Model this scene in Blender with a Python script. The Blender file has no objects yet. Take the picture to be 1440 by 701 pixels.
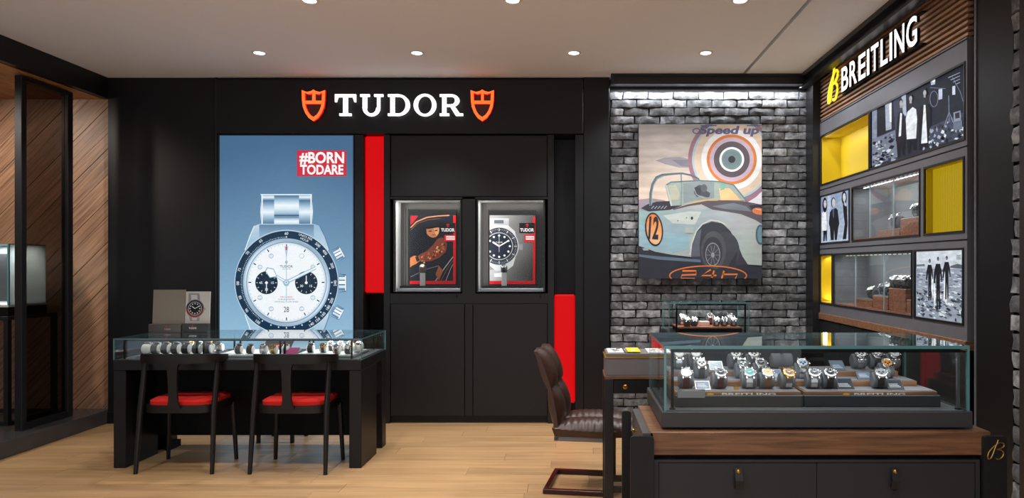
import bpy, bmesh, math, random
from mathutils import Vector, Matrix
from mathutils.geometry import tessellate_polygon
random.seed(7)
S = bpy.context.scene
COL = S.collection
PI = math.pi
# ------------------------------------------------------------------ camera
F, PX, PY, H = 960.0, 806.0, 373.0, 1.37       # focal length in pixels, principal point, eye height
cam = bpy.data.cameras.new('camera'); cam_o = bpy.data.objects.new('camera', cam); COL.objects.link(cam_o)
cam_o.location = (0, 0, H); cam_o.rotation_euler = (PI/2, 0, 0)
cam.sensor_width = 36; cam.lens = 36*F/1440
cam.shift_x = (720-PX)/1440; cam.shift_y = (PY-350.5)/1440
cam.clip_start = .05; S.camera = cam_o
# ------------------------------------------------------------------ world and exposure
W = bpy.data.worlds.new('world'); S.world = W; W.use_nodes = True
W.node_tree.nodes['Background'].inputs[0].default_value = (.86, .93, 1.0, 1)
W.node_tree.nodes['Background'].inputs[1].default_value = 1.05
S.view_settings.view_transform = 'Standard'; S.view_settings.look = 'None'
S.view_settings.exposure = 0; S.view_settings.gamma = 1
try: S.view_settings.use_curve_mapping = False
except Exception: pass
# ------------------------------------------------------------------ lamps of the room (fixtures are built for the downlights in view; fill spots are added)
CEIL = 2.99
DOWN = [(-2.39,5.2),(-1.19,5.2),(.005,5.2),(1.01,5.2),(-1.61,4.17),(-.37,4.17),(1.02,4.17),
        (-3.0,3.0),(-1.61,3.0),(-.37,3.0),(.95,3.0),(-2.4,1.8),(-.8,1.8),(.8,1.8),(-2.4,.4),(-.8,.4),(.8,.4)]
def spot(loc, power, tgt=None, size=1.7, blend=.6, col=(1,.98,.955), rad=.04, nm='downlight_lamp'):
    l = bpy.data.lights.new(nm, 'SPOT'); l.energy = power; l.spot_size = size; l.spot_blend = blend; l.color = col; l.shadow_soft_size = rad
    o = bpy.data.objects.new(nm, l); COL.objects.link(o); o.location = loc
    if tgt is not None: o.rotation_euler = (Vector(tgt)-Vector(loc)).to_track_quat('-Z','Y').to_euler()
    return o
def area(loc, sx, sy, power, d, col=(1,1,1), nm='led_lamp', spread=PI):
    l = bpy.data.lights.new(nm, 'AREA'); l.shape = 'RECTANGLE'; l.size = sx; l.size_y = sy; l.energy = power; l.color = col; l.spread = spread
    o = bpy.data.objects.new(nm, l); COL.objects.link(o); o.location = loc
    o.rotation_euler = Vector(d).to_track_quat('-Z','Y').to_euler()
    return o
for x, y in DOWN:
    spot((x, y, CEIL-.03), 58)
# LED cove behind the beam over the brick wall
area((1.2, 5.875, 2.9), 1.7, .03, 13, (0,.03,-1), (.93,.96,1), 'brick_wash_lamp')
spot((-4.9, 5.0, 2.78), 45, (-4.5, 5.93, 1.5), 2.2, .8, (1,.90,.78), .05, 'alcove_lamp')
spot((-5.0, 3.9, 2.78), 80, (-4.6, 5.93, .9), 1.6, .8, (1,.90,.78), .05, 'alcove_lamp')
for x in (.55, 1.15, 1.75):      # added fill spots without fixtures, brightening the bricks and the painting
    spot((x, 4.75, CEIL-.03), 34, (x, 5.94, 1.5), 1.35, .7, (.97,.98,1), .04, 'wall_fill_light')
for y in (3.9, 4.7, 5.4):        # added spots that lift the dark display wall; no such heads are built
    spot((.75, y, CEIL-.03), 38, (2.08, y, 1.75), 1.3, .7, (.97,.98,1), .04, 'wall_fill_light')
spot((-3.2, 4.4, CEIL-.03), 48, (-4.15, 5.93, 1.3), .8, .6, (1,.95,.88), .04, 'alcove_fill_light')  # added fill from the room side to light the alcove boards; no fixture

# ------------------------------------------------------------------ colour and material helpers
def lin(c):
    c = c/255.0
    return c/12.92 if c <= .04045 else ((c+.055)/1.055)**2.4
def rgb(r, g=None, b=None):
    if g is None: g = b = r
    return (lin(r), lin(g), lin(b))
MATS = {}
def _nt(name):
    m = bpy.data.materials.new(name); m.use_nodes = True
    nt = m.node_tree; return m, nt, nt.nodes['Principled BSDF'], nt.links
def mat(name, col, rough=.5, metal=0, emit=0, basek=1, spec=.5, var=.0, scale=30, bump=0, coat=0):
    if name in MATS: return MATS[name]
    m, nt, p, lk = _nt(name)
    p.inputs['Base Color'].default_value = (*[c*basek for c in col], 1); p.inputs['Roughness'].default_value = rough
    p.inputs['Metallic'].default_value = metal; p.inputs['Specular IOR Level'].default_value = spec
    p.inputs['Coat Weight'].default_value = coat; p.inputs['Coat Roughness'].default_value = .1
    if emit:
        p.inputs['Emission Color'].default_value = (*col, 1); p.inputs['Emission Strength'].default_value = emit
    if var or bump:
        tc = nt.nodes.new('ShaderNodeTexCoord'); n = nt.nodes.new('ShaderNodeTexNoise')
        n.inputs['Scale'].default_value = scale; n.inputs['Detail'].default_value = 4
        lk.new(tc.outputs['Object'], n.inputs['Vector'])
        if var:
            r = nt.nodes.new('ShaderNodeMapRange'); r.inputs[3].default_value = 1-var; r.inputs[4].default_value = 1+var
            lk.new(n.outputs[0], r.inputs[0])
            mx = nt.nodes.new('ShaderNodeMix'); mx.data_type = 'RGBA'; mx.blend_type = 'MULTIPLY'; mx.inputs[0].default_value = 1
            mx.inputs[6].default_value = (*col, 1); lk.new(r.outputs[0], mx.inputs[7]); lk.new(mx.outputs[2], p.inputs['Base Color'])
        if bump:
            b = nt.nodes.new('ShaderNodeBump'); b.inputs['Strength'].default_value = bump; b.inputs['Distance'].default_value = .01
            lk.new(n.outputs[0], b.inputs['Height']); lk.new(b.outputs[0], p.inputs['Normal'])
    MATS[name] = m; return m
def wood(name, c1, c2, stretch=(1.2, 14, 14), rough=.45, rnd=.25, rot=0, scale=3):
    m, nt, p, lk = _nt(name)
    tc = nt.nodes.new('ShaderNodeTexCoord'); oi = nt.nodes.new('ShaderNodeObjectInfo')
    ad = nt.nodes.new('ShaderNodeVectorMath'); ad.operation = 'ADD'
    sc = nt.nodes.new('ShaderNodeVectorMath'); sc.operation = 'SCALE'; sc.inputs[3].default_value = 3.7
    lk.new(oi.outputs['Location'], sc.inputs[0]); lk.new(tc.outputs['Object'], ad.inputs[0]); lk.new(sc.outputs[0], ad.inputs[1])
    mp = nt.nodes.new('ShaderNodeMapping'); mp.inputs['Scale'].default_value = stretch
    r0 = nt.nodes.new('ShaderNodeVectorRotate'); r0.rotation_type = 'Y_AXIS'; r0.inputs['Angle'].default_value = rot
    lk.new(ad.outputs[0], r0.inputs[0]); lk.new(r0.outputs[0], mp.inputs[0])
    n = nt.nodes.new('ShaderNodeTexNoise'); n.inputs['Scale'].default_value = scale; n.inputs['Detail'].default_value = 6; n.inputs['Distortion'].default_value = .4
    lk.new(mp.outputs[0], n.inputs['Vector'])
    cr = nt.nodes.new('ShaderNodeValToRGB'); cr.color_ramp.elements[0].position = .3; cr.color_ramp.elements[1].position = .7
    cr.color_ramp.elements[0].color = (*c1, 1); cr.color_ramp.elements[1].color = (*c2, 1)
    lk.new(n.outputs[0], cr.inputs[0])
    hv = nt.nodes.new('ShaderNodeHueSaturation')
    mr = nt.nodes.new('ShaderNodeMapRange'); mr.inputs[3].default_value = 1-rnd; mr.inputs[4].default_value = 1+rnd
    lk.new(oi.outputs['Random'], mr.inputs[0]); lk.new(mr.outputs[0], hv.inputs['Value']); lk.new(cr.outputs[0], hv.inputs['Color'])
    lk.new(hv.outputs[0], p.inputs['Base Color']); p.inputs['Roughness'].default_value = rough
    b = nt.nodes.new('ShaderNodeBump'); b.inputs['Strength'].default_value = .08; b.inputs['Distance'].default_value = .004
    lk.new(n.outputs[0], b.inputs['Height']); lk.new(b.outputs[0], p.inputs['Normal'])
    MATS[name] = m; return m
def thin_glass(name, tint, boost=1.0, gloss=(1,1,1), rough=0.0, base=.045):
    m = bpy.data.materials.new(name); m.use_nodes = True; nt = m.node_tree; nt.nodes.clear(); lk = nt.links
    o = nt.nodes.new('ShaderNodeOutputMaterial'); mx = nt.nodes.new('ShaderNodeMixShader')
    t = nt.nodes.new('ShaderNodeBsdfTransparent'); t.inputs[0].default_value = (*tint, 1)
    g = nt.nodes.new('ShaderNodeBsdfGlossy'); g.inputs[0].default_value = (*gloss, 1); g.inputs['Roughness'].default_value = rough
    lw = nt.nodes.new('ShaderNodeLayerWeight'); lw.inputs[0].default_value = .5
    pw = nt.nodes.new('ShaderNodeMath'); pw.operation = 'POWER'; pw.inputs[1].default_value = 5
    ma = nt.nodes.new('ShaderNodeMath'); ma.operation = 'MULTIPLY_ADD'; ma.inputs[1].default_value = .95*boost; ma.inputs[2].default_value = base; ma.use_clamp = True
    lk.new(lw.outputs['Facing'], pw.inputs[0]); lk.new(pw.outputs[0], ma.inputs[0]); lk.new(ma.outputs[0], mx.inputs[0])
    lk.new(t.outputs[0], mx.inputs[1]); lk.new(g.outputs[0], mx.inputs[2]); lk.new(mx.outputs[0], o.inputs[0])
    MATS[name] = m; return m
def print_mat(name, emit=0, rough=.5, grain=.0, gscale=60, spec=.4):
    m, nt, p, lk = _nt(name)
    a = nt.nodes.new('ShaderNodeVertexColor'); a.layer_name = 'Col'; out = a.outputs[0]
    if grain:
        tc = nt.nodes.new('ShaderNodeTexCoord'); n = nt.nodes.new('ShaderNodeTexNoise'); n.inputs['Scale'].default_value = gscale; n.inputs['Detail'].default_value = 5
        mp = nt.nodes.new('ShaderNodeMapping'); mp.inputs['Scale'].default_value = (.5, 1, 1.6)
        lk.new(tc.outputs['Object'], mp.inputs[0]); lk.new(mp.outputs[0], n.inputs['Vector'])
        r = nt.nodes.new('ShaderNodeMapRange'); r.inputs[1].default_value = .3; r.inputs[2].default_value = .7; r.inputs[3].default_value = 1-grain; r.inputs[4].default_value = 1+grain
        mx = nt.nodes.new('ShaderNodeMix'); mx.data_type = 'RGBA'; mx.blend_type = 'MULTIPLY'; mx.inputs[0].default_value = 1
        lk.new(n.outputs[0], r.inputs[0]); lk.new(out, mx.inputs[6]); lk.new(r.outputs[0], mx.inputs[7]); out = mx.outputs[2]
    p.inputs['Roughness'].default_value = rough; p.inputs['Specular IOR Level'].default_value = spec
    if emit:
        p.inputs['Base Color'].default_value = (.01,.01,.01,1)
        lk.new(out, p.inputs['Emission Color']); p.inputs['Emission Strength'].default_value = emit
    else: lk.new(out, p.inputs['Base Color'])
    MATS[name] = m; return m
BLACK = mat('black_lacquer', rgb(22,22,25), .42, spec=.3, var=.08, scale=8)
CAB = mat('charcoal_cabinet', rgb(31,31,34), .5, spec=.3, var=.06, scale=6)
DEEP = mat('deep_black', rgb(13,13,14), .6, spec=.15)
STEELBLK = mat('blackened_steel', rgb(46,46,49), .38, .55, var=.1, scale=20)
GREYSTEEL = mat('grey_steel', rgb(112,112,118), .45, .2, var=.1, scale=15)
CTR = mat('counter_charcoal', rgb(52,52,55), .5, spec=.3, var=.05, scale=8)
BASEGRY = mat('showcase_base_grey', rgb(66,66,69), .45, spec=.35, var=.04, scale=8)
CHAIRBLK = mat('black_stained_ash', rgb(24,23,24), .4, spec=.35, var=.15, scale=40)
REDFAB = mat('red_wool', rgb(214,30,20), .9, var=.12, scale=300, bump=.3)
REDLIT = mat('red_backlit_acrylic', rgb(222,8,16), .5, spec=.15, emit=.88, basek=.05)
CEILM = mat('ceiling_paint', rgb(236,236,242), .9)
WHITE = mat('white_paint', rgb(225,225,222), .6)
NICHE = mat('pale_grey_laminate', rgb(190,192,192), .5)
STEEL = mat('polished_steel', rgb(205,205,208), .22, 1)
SATIN = mat('satin_steel', rgb(150,150,154), .4, 1)
GOLD = mat('gold', rgb(212,160,80), .25, 1)
BRASS = mat('brass', rgb(190,145,75), .3, 1)
TEAL = mat('glass_edge', rgb(96,150,155), .15, spec=.7)
TEALD = mat('glass_edge_dark', rgb(70,108,116), .15, spec=.7)
YELLOW = mat('yellow_lacquer', rgb(192,166,30), .5, spec=.2)
YELLIT = mat('yellow_backlit_acrylic', rgb(244,220,44), .35, emit=.9, basek=.1)
LEATHER = mat('brown_leather', rgb(58,35,28), .36, var=.35, scale=40, bump=.12)
OXBLOOD = mat('oxblood_steel', rgb(58,26,20), .3, .3)
CLOTHG = mat('grey_velvet', rgb(112,112,117), .85)
CUSHD = mat('charcoal_velvet', rgb(84,86,91), .8)
CUSHW = mat('white_leatherette', rgb(228,226,224), .5)
STRAPBLK = mat('black_strap', rgb(28,28,30), .6)
STRAPGRY = mat('grey_strap', rgb(70,70,73), .6)
STRAPMAR = mat('maroon_strap', rgb(82,30,34), .6)
STRAPBRN = mat('brown_strap', rgb(112,72,46), .6)
WHITELIT = mat('white_lit_acrylic', (1,1,1), .4, emit=1.15)
ORANGELIT = mat('orange_lit_acrylic', rgb(255,105,40), .4, emit=1.25)
REDGLOW = mat('red_lit_side', rgb(235,15,25), .4, emit=1.2)
YELLOWLIT = mat('yellow_lit_acrylic', rgb(255,226,40), .4, emit=1.15)
LAMPLIT = mat('lamp_diffuser', (1,.97,.9), .4, emit=6)
LEDLIT = mat('led_dots', (1,1,1), .4, emit=2.5)
MARBLE = mat('dark_marble', rgb(66,64,66), .25, var=.35, scale=5)
WALNUT = wood('walnut', rgb(96,66,46), rgb(150,106,74), (1.0, 10, 18), .4, .1, scale=4)
WALNUTB = wood('walnut_boxes', rgb(110,66,46), rgb(160,104,76), (1, 10, 18), .45, .1, scale=5)
OAK = wood('oak_floor', rgb(168,132,92), rgb(196,158,114), (.55, 7, 1), .38, .10, scale=2.5)
DIAG = wood('diagonal_walnut', rgb(112,80,58), rgb(176,134,104), (.8, 1, 22), .5, .16, rot=PI/4, scale=3)
SOFFIT = wood('soffit_wood', rgb(150,100,60), rgb(190,136,88), (12,1.2,12), .5, .1)
SLATW = wood('slat_wood', rgb(140,104,78), rgb(180,140,108), (10,1.2,10), .5, .06)
GLASS = thin_glass('clear_glass', (.95,.975,.97), .9, base=.022)
GLASSWIN = thin_glass('window_glass', (.97,.98,.98), .6, base=.008)
GLASSTOP = thin_glass('clear_glass_top', (.94,.97,.965), 1.15)
SMOKE = thin_glass('smoked_glass', (.42,.39,.37), .6, base=.02)
def frosted():
    m, nt, p, lk = _nt('frosted_glass'); p.inputs['Base Color'].default_value = (*rgb(196,206,206), 1); p.inputs['Roughness'].default_value = .35
    t = nt.nodes.new('ShaderNodeBsdfTranslucent'); t.inputs[0].default_value = (*rgb(214,222,222), 1); mx = nt.nodes.new('ShaderNodeMixShader'); mx.inputs[0].default_value = .55
    lk.new(p.outputs[0], mx.inputs[1]); lk.new(t.outputs[0], mx.inputs[2]); lk.new(mx.outputs[0], nt.nodes['Material Output'].inputs[0]); return m
FROST = frosted()
PRINT = print_mat('ink_print', 0, .6, spec=.15)
PAINTING = print_mat('painted_canvas', 0, .6, .10, 14)
LITPRINT = print_mat('backlit_film', 1.0, .35, .03, 40, spec=.2)
LITPHOTO = print_mat('backlit_photo', .95, .45, .22, 26, spec=.08)
# ------------------------------------------------------------------ mesh helpers
class MB:
    def __init__(s): s.v = []; s.f = []; s.m = []; s.c = []; s.sm = True
    def add(s, vs, fs, m=0, cols=None):
        n = len(s.v); s.v += [tuple(v) for v in vs]
        for f in fs:
            s.f.append([n+i for i in f]); s.m.append(m)
            if cols is not None: s.c += [cols[i] for i in f]
        return n
    def box(s, x0, x1, y0, y1, z0, z1, m=0, b=0):
        if b:
            bm = bmesh.new(); bmesh.ops.create_cube(bm, size=1)
            for v in bm.verts: v.co = ((x0+x1)/2+v.co.x*(x1-x0), (y0+y1)/2+v.co.y*(y1-y0), (z0+z1)/2+v.co.z*(z1-z0))
            bmesh.ops.bevel(bm, geom=bm.edges[:], offset=b, segments=1, affect='EDGES')
            bm.verts.index_update()
            s.add([v.co[:] for v in bm.verts], [[v.index for v in f.verts] for f in bm.faces], m); bm.free(); return s
        s.add([(x0,y0,z0),(x1,y0,z0),(x1,y1,z0),(x0,y1,z0),(x0,y0,z1),(x1,y0,z1),(x1,y1,z1),(x0,y1,z1)],
              [(0,3,2,1),(4,5,6,7),(0,1,5,4),(1,2,6,5),(2,3,7,6),(3,0,4,7)], m); return s
    def prism(s, pts, d0, d1, plane='xz', m=0):      # 2-D outline pushed from depth d0 to d1
        def P(p, d): return {'xz': (p[0], d, p[1]), 'xy': (p[0], p[1], d), 'yz': (d, p[0], p[1])}[plane]
        n = len(pts); vs = [P(p, d0) for p in pts]+[P(p, d1) for p in pts]
        tr = tessellate_polygon([[Vector((p[0], p[1], 0)) for p in pts]])
        fs = [tuple(t) for t in tr]+[tuple(i+n for i in reversed(t)) for t in tr]
        fs += [(i, (i+1) % n, (i+1) % n+n, i+n) for i in range(n)]
        s.add(vs, fs, m); return s
    def sweep(s, path, prof, m=0, closed=False, up=(0,0,1), caps=True):   # prof: list of (a,b) or a list of such lists, one per path point
        n = len(path); per = isinstance(prof[0][0], (list, tuple)); k = len(prof[0]) if per else len(prof)
        P = [Vector(p) for p in path]; vs = []; up = Vector(up)
        for i, p in enumerate(P):
            a = P[(i-1) % n] if (closed or i > 0) else P[i]; b = P[(i+1) % n] if (closed or i < n-1) else P[i]
            t = (b-a).normalized(); sd = t.cross(up)
            if sd.length < 1e-4: sd = t.cross(Vector((0,1,0)))
            sd.normalize(); u = sd.cross(t)
            for (q, r) in (prof[i] if per else prof): vs.append(p+sd*q+u*r)
        fs = []
        for i in range(n if closed else n-1):
            j = (i+1) % n
            for c in range(k): d = (c+1) % k; fs.append((i*k+c, i*k+d, j*k+d, j*k+c))
        if caps and not closed: fs += [tuple(reversed(range(k))), tuple((n-1)*k+c for c in range(k))]
        s.add(vs, fs, m); return s
    def tube(s, path, r, n=8, m=0, closed=False):
        rs = r if isinstance(r, (list, tuple)) else [r]*len(path)
        return s.sweep(path, [[(q*math.cos(2*PI*c/n), q*math.sin(2*PI*c/n)) for c in range(n)] for q in rs], m, closed)
    def lathe(s, prof, n=20, c=(0,0,0), m=0, axis='z'):
        vs = []; k = len(prof)
        for i in range(n):
            a = 2*PI*i/n
            for r, z in prof:
                p = (r*math.cos(a), r*math.sin(a), z)
                if axis == 'y': p = (p[0], z, p[1])
                if axis == 'x': p = (z, p[0], p[1])
                vs.append((p[0]+c[0], p[1]+c[1], p[2]+c[2]))
        fs = []
        for i in range(n):
            j = (i+1) % n
            for q in range(k-1): fs.append((i*k+q, j*k+q, j*k+q+1, i*k+q+1))
        if prof[0][0] > 1e-6: fs.append(tuple(i*k for i in reversed(range(n))))
        if prof[-1][0] > 1e-6: fs.append(tuple(i*k+k-1 for i in range(n)))
        s.add(vs, fs, m); return s
    def xf(s, M, start=0):
        for i in range(start, len(s.v)): s.v[i] = tuple(M @ Vector(s.v[i]))
        return s
    def mesh(s, name, mats):
        me = bpy.data.meshes.new(name); me.from_pydata(s.v, [], s.f)
        for m in (mats if isinstance(mats, (list, tuple)) else [mats]): me.materials.append(m)
        me.polygons.foreach_set('material_index', s.m)
        if s.c:
            ca = me.color_attributes.new('Col', 'FLOAT_COLOR', 'CORNER')
            flat = []
            for c in s.c: flat += [c[0], c[1], c[2], 1]
            ca.data.foreach_set('color', flat)
        elif s.sm:
            me.polygons.foreach_set('use_smooth', [True]*len(s.f)); me.set_sharp_from_angle(angle=math.radians(34))
        if not s.c:
            bm = bmesh.new(); bm.from_mesh(me); bmesh.ops.recalc_face_normals(bm, faces=bm.faces); bm.to_mesh(me); bm.free()
        me.update(); return me
    def build(s, name, mats, parent=None, kind=None):
        lo = [min(v[i] for v in s.v) for i in range(3)]; hi = [max(v[i] for v in s.v) for i in range(3)]
        c = Vector(((lo[0]+hi[0])/2, (lo[1]+hi[1])/2, lo[2]))
        s.v = [(v[0]-c[0], v[1]-c[1], v[2]-c[2]) for v in s.v]
        o = bpy.data.objects.new(name, s.mesh(name, mats)); COL.objects.link(o)
        if parent is not None: o.parent = parent; o.location = c-OFF[parent.name]
        else: o.location = c
        OFF[o.name] = c
        if kind: o['kind'] = kind
        return o
OFF = {}
def tag(o, label, cat, group=None, kind=None):
    o['label'] = label; o['category'] = cat
    if group: o['group'] = group
    if kind: o['kind'] = kind
    return o
def thing(name, label, cat, loc=(0,0,0), rotz=0, group=None, local=False):   # local: its parts are given in its own frame
    o = bpy.data.objects.new(name, None); COL.objects.link(o); o.empty_display_size = .05
    o.location = loc; o.rotation_euler = (0,0,rotz); OFF[o.name] = Vector((0,0,0)) if local else Vector(loc)
    return tag(o, label, cat, group)
def struct(o): o['kind'] = 'structure'; return o
def link_mesh(name, me, parent, loc=(0,0,0)):
    o = bpy.data.objects.new(name, me); COL.objects.link(o); o.parent = parent; o.location = loc; OFF[o.name] = OFF[parent.name]+Vector(loc); return o
def copy_tree(o, parent=None):
    c = o.copy(); COL.objects.link(c); c.parent = parent; OFF[c.name] = OFF[o.name]
    for ch in o.children: copy_tree(ch, c)
    return c
# ------------------------------------------------------------------ lettering and flat print
GLY = {}
def glyphs(txt, bold=0.0, depth=0.0):
    k = (txt, bold, depth)
    if k in GLY: return GLY[k]
    cu = bpy.data.curves.new('lettering', 'FONT'); cu.body = txt; cu.size = 1; cu.offset = bold; cu.extrude = depth; cu.resolution_u = 4
    o = bpy.data.objects.new('lettering', cu); COL.objects.link(o)
    dg = bpy.context.evaluated_depsgraph_get(); me = o.evaluated_get(dg).to_mesh()
    vs = [tuple(v.co) for v in me.vertices]; fs = [tuple(p.vertices) for p in me.polygons]
    o.evaluated_get(dg).to_mesh_clear(); bpy.data.objects.remove(o); bpy.data.curves.remove(cu)
    GLY[k] = (vs, fs); return GLY[k]
_h = glyphs('H'); CAPH = max(v[1] for v in _h[0])-min(v[1] for v in _h[0])
def clip_poly(pts, r):
    for ax, lim, sg in ((0, r[0], 1), (0, r[2], -1), (1, r[1], 1), (1, r[3], -1)):
        out = []
        for i in range(len(pts)):
            a, b = pts[i-1], pts[i]; da = sg*(a[ax]-lim); db = sg*(b[ax]-lim)
            if (da < 0) != (db < 0):
                t = da/(da-db); out.append((a[0]+(b[0]-a[0])*t, a[1]+(b[1]-a[1])*t))
            if db >= 0: out.append(b)
        pts = out
        if not pts: return pts
    return pts
class Sheet:
    """flat print: coloured shapes laid one over another on a plane; fn turns drawing units into metres (u, z)"""
    def __init__(s, fn, clip=None, eps=.00012): s.fn = fn; s.mb = MB(); s.L = 0; s.eps = eps; s.clip = clip
    def up(s): s.L += 1
    def _c(s, c, p):
        c = c(p[0], p[1]) if callable(c) else c
        return rgb(*c) if len(c) == 3 else rgb(c[0])
    def P(s, p): u, z = s.fn(p[0], p[1]); return (u, -s.L*s.eps, z)
    def poly(s, pts, c, up=True):
        if up: s.up()
        if s.clip: pts = clip_poly(pts, s.clip)
        if len(pts) < 3: return
        tr = tessellate_polygon([[Vector((p[0], p[1], 0)) for p in pts]])
        s.mb.add([s.P(p) for p in pts], tr, 0, [s._c(c, p) for p in pts])
    def rect(s, x0, y0, x1, y1, c, up=True, nx=1, ny=1):
        if up: s.up()
        vs = []; 
        for j in range(ny+1):
            for i in range(nx+1): vs.append((x0+(x1-x0)*i/nx, y0+(y1-y0)*j/ny))
        fs = [(j*(nx+1)+i, j*(nx+1)+i+1, (j+1)*(nx+1)+i+1, (j+1)*(nx+1)+i) for j in range(ny) for i in range(nx)]
        s.mb.add([s.P(v) for v in vs], fs, 0, [s._c(c, v) for v in vs])
    def ell(s, cx, cy, rx, ry, c, up=True, n=40, rot=0, a0=0, a1=2*PI):
        ca, sa = math.cos(rot), math.sin(rot); pts = []
        full = abs(a1-a0-2*PI) < 1e-6
        for i in range(n if full else n+1):
            a = a0+(a1-a0)*i/n; x, y = rx*math.cos(a), ry*math.sin(a)
            pts.append((cx+x*ca-y*sa, cy+x*sa+y*ca))
        s.poly(pts, c, up)
    def line(s, pts, w, c, up=True, closed=False):
        if up: s.up()
        n = len(pts)
        ws = w if isinstance(w, (list, tuple)) else [w]*n
        L = []; R = []
        for i in range(n):
            a = pts[i-1] if (i > 0 or closed) else pts[i]; b = pts[(i+1) % n] if (i < n-1 or closed) else pts[i]
            dx, dy = b[0]-a[0], b[1]-a[1]; d = math.hypot(dx, dy) or 1
            L.append((pts[i][0]-dy/d*ws[i]/2, pts[i][1]+dx/d*ws[i]/2)); R.append((pts[i][0]+dy/d*ws[i]/2, pts[i][1]-dx/d*ws[i]/2))
        for i in range(n if closed else n-1):
            j = (i+1) % n; s.poly([L[i], L[j], R[j], R[i]], c, False)
    def ring(s, cx, cy, rx, ry, w, c, up=True, n=48, a0=0, a1=2*PI):
        full = abs(a1-a0-2*PI) < 1e-6
        s.line([(cx+rx*math.cos(a0+(a1-a0)*i/n), cy+ry*math.sin(a0+(a1-a0)*i/n)) for i in range(n if full else n+1)], w, c, up, full)
    def text(s, t, cx, cy, h, c, bold=.02, rot=0, sx=1, up=True, shear=0, width=None):
        if up: s.up()
        vs, fs = glyphs(t, bold); k = h/CAPH
        x0 = min(v[0] for v in vs); x1 = max(v[0] for v in vs)
        if width: sx = width/((x1-x0)*k)
        ca, sa = math.cos(rot), math.sin(rot); out = []
        for v in vs:
            y = (v[1]-CAPH/2)*k; x = (v[0]-(x0+x1)/2)*k*sx+shear*y; y = -y
            out.append((cx+x*ca-y*sa, cy+x*sa+y*ca))
        if s.clip:
            for f in fs: s.poly([out[i] for i in f], c, False)
        else: s.mb.add([s.P(p) for p in out], fs, 0, [s._c(c, p) for p in out])
    def make(s, name, m, parent=None, loc=None, rotz=0):
        me = s.mb.mesh(name, m); o = bpy.data.objects.new(name, me); COL.objects.link(o)
        OFF[o.name] = Vector(loc)
        if parent: o.parent = parent; o.location = Vector(loc)-OFF[parent.name]
        else: o.location = loc
        o.rotation_euler = (0,0,rotz); return o
def shield(sh, cx, cy, h, c, bg):
    w = h*.36
    o = [(-1,-.47),(-.5,-.40),(0,-.5),(.5,-.40),(1,-.47),(.95,-.05),(.7,.2),(.35,.4),(0,.5),(-.35,.4),(-.7,.2),(-.95,-.05)]
    sh.poly([(cx+x*w, cy+y*h) for x, y in o], c)
    sh.poly([(cx-w*.7, cy-.30*h),(cx-w*.18, cy-.30*h),(cx-w*.18, cy-.14*h),(cx-w*.7, cy-.14*h)], bg)
    sh.poly([(cx+w*.7, cy-.30*h),(cx+w*.18, cy-.30*h),(cx+w*.18, cy-.14*h),(cx+w*.7, cy-.14*h)], bg, False)
    sh.poly([(cx-w*.68, cy-.02*h),(cx+w*.68, cy-.02*h),(cx+w*.5, cy+.16*h),(cx, cy+.34*h),(cx-w*.5, cy+.16*h)], bg, False)
# back-wall plane (front of the fitted units) and right-wall plane
YB = 5.90; SB = F/YB
def bx(px): return (px-PX)/SB
def bz(py): return H-(py-PY)/SB
XR = 2.08
def cy_(px): return F*XR/(px-PX)
def cz_(px, py): return H-(py-PY)*XR/(px-PX)
def atx(px, Y): return (px-PX)*Y/F
def atz(py, Y): return H-(py-PY)*Y/F

# ================================================================== LARGE STRUCTURE
fl = MB(); fl.box(-6.2, 4.5, -3.0, 3.6, -.1, 0); fl.box(-6.2, 4.5, 3.6, 6.3, -.1, -.008)
floor = struct(fl.build('floor', OAK))
y = 3.602; r = 0
while y < 5.94:
    x = -4.02-random.uniform(0, 1.2); w = .168
    while x < 2.1:
        L = random.uniform(1.1, 1.9); a, b = max(x, -4.02), min(x+L-.0015, 2.3)
        if b-a > .05: MB().box(a, b, y, y+w-.0012, -.008, 0, b=.0008).build('floor_board', OAK, floor)
        x += L
    y += w
ce = MB(); ce.box(-6.2, 1.433, -3, 6.3, CEIL, CEIL+.1); ce.box(1.461, 4.5, -3, 6.3, CEIL, CEIL+.1); ce.box(1.433, 1.461, 5.79, 6.3, CEIL, CEIL+.1)
ceiling = struct(ce.build('ceiling', CEILM))
MB().box(1.433, 1.461, -3, 5.79, CEIL+.03, CEIL+.06).build('slot_trim', DEEP, ceiling)
# walls
struct(MB().box(-6.2, 2.6, 6.2, 6.3, 0, CEIL).build('wall_rear', DEEP))
# alcove on the left: diagonal boards, wooden soffit, marble plinth
wl = MB(); wl.box(-6.0, -4.02, 5.945, 6.2, 0, 2.85)
wall_left = struct(wl.build('wall_left', DEEP))
d = .158; a0 = (-6.0-2.81)
k = 0; c = -6.0-2.9
while c < -4.02+.2:
    w = d if k % 3 else d*.62
    lo, hi = c, c+w*math.sqrt(2)-.006
    # a board is the band lo < x - z < hi
    pts = clip_poly([(lo-1, -1),(hi-1, -1),(hi+4, 4),(lo+4, 4)], (-5.9, .12, -4.02, 2.81))
    if len(pts) >= 3:
        MB().prism(pts, 5.928+.002*(k % 2), 5.945).build('plank', DIAG, wall_left)
    c += w*math.sqrt(2); k += 1
struct(MB().box(-6.2, -6.0, 0, 6.2, 0, 2.85).build('wall_alcove_side', DIAG))
so = struct(MB().box(-6.0, -4.06, 0, 5.945, 2.83, 2.9).build('trim_1', DEEP))
for i in range(11):
    x0 = -6.0+i*.176
    MB().box(x0+.002, min(x0+.174, -4.06), 2.5, 5.94, 2.81, 2.83).build('plank', SOFFIT, so)
struct(MB().box(-4.08, -4.02, -1, 5.9, 2.81, CEIL).build('trim_2', BLACK))
pl = struct(MB().box(-6.0, -4.02, -1, 5.945, 0, .12, b=.004).build('trim_3', MARBLE))
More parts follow.
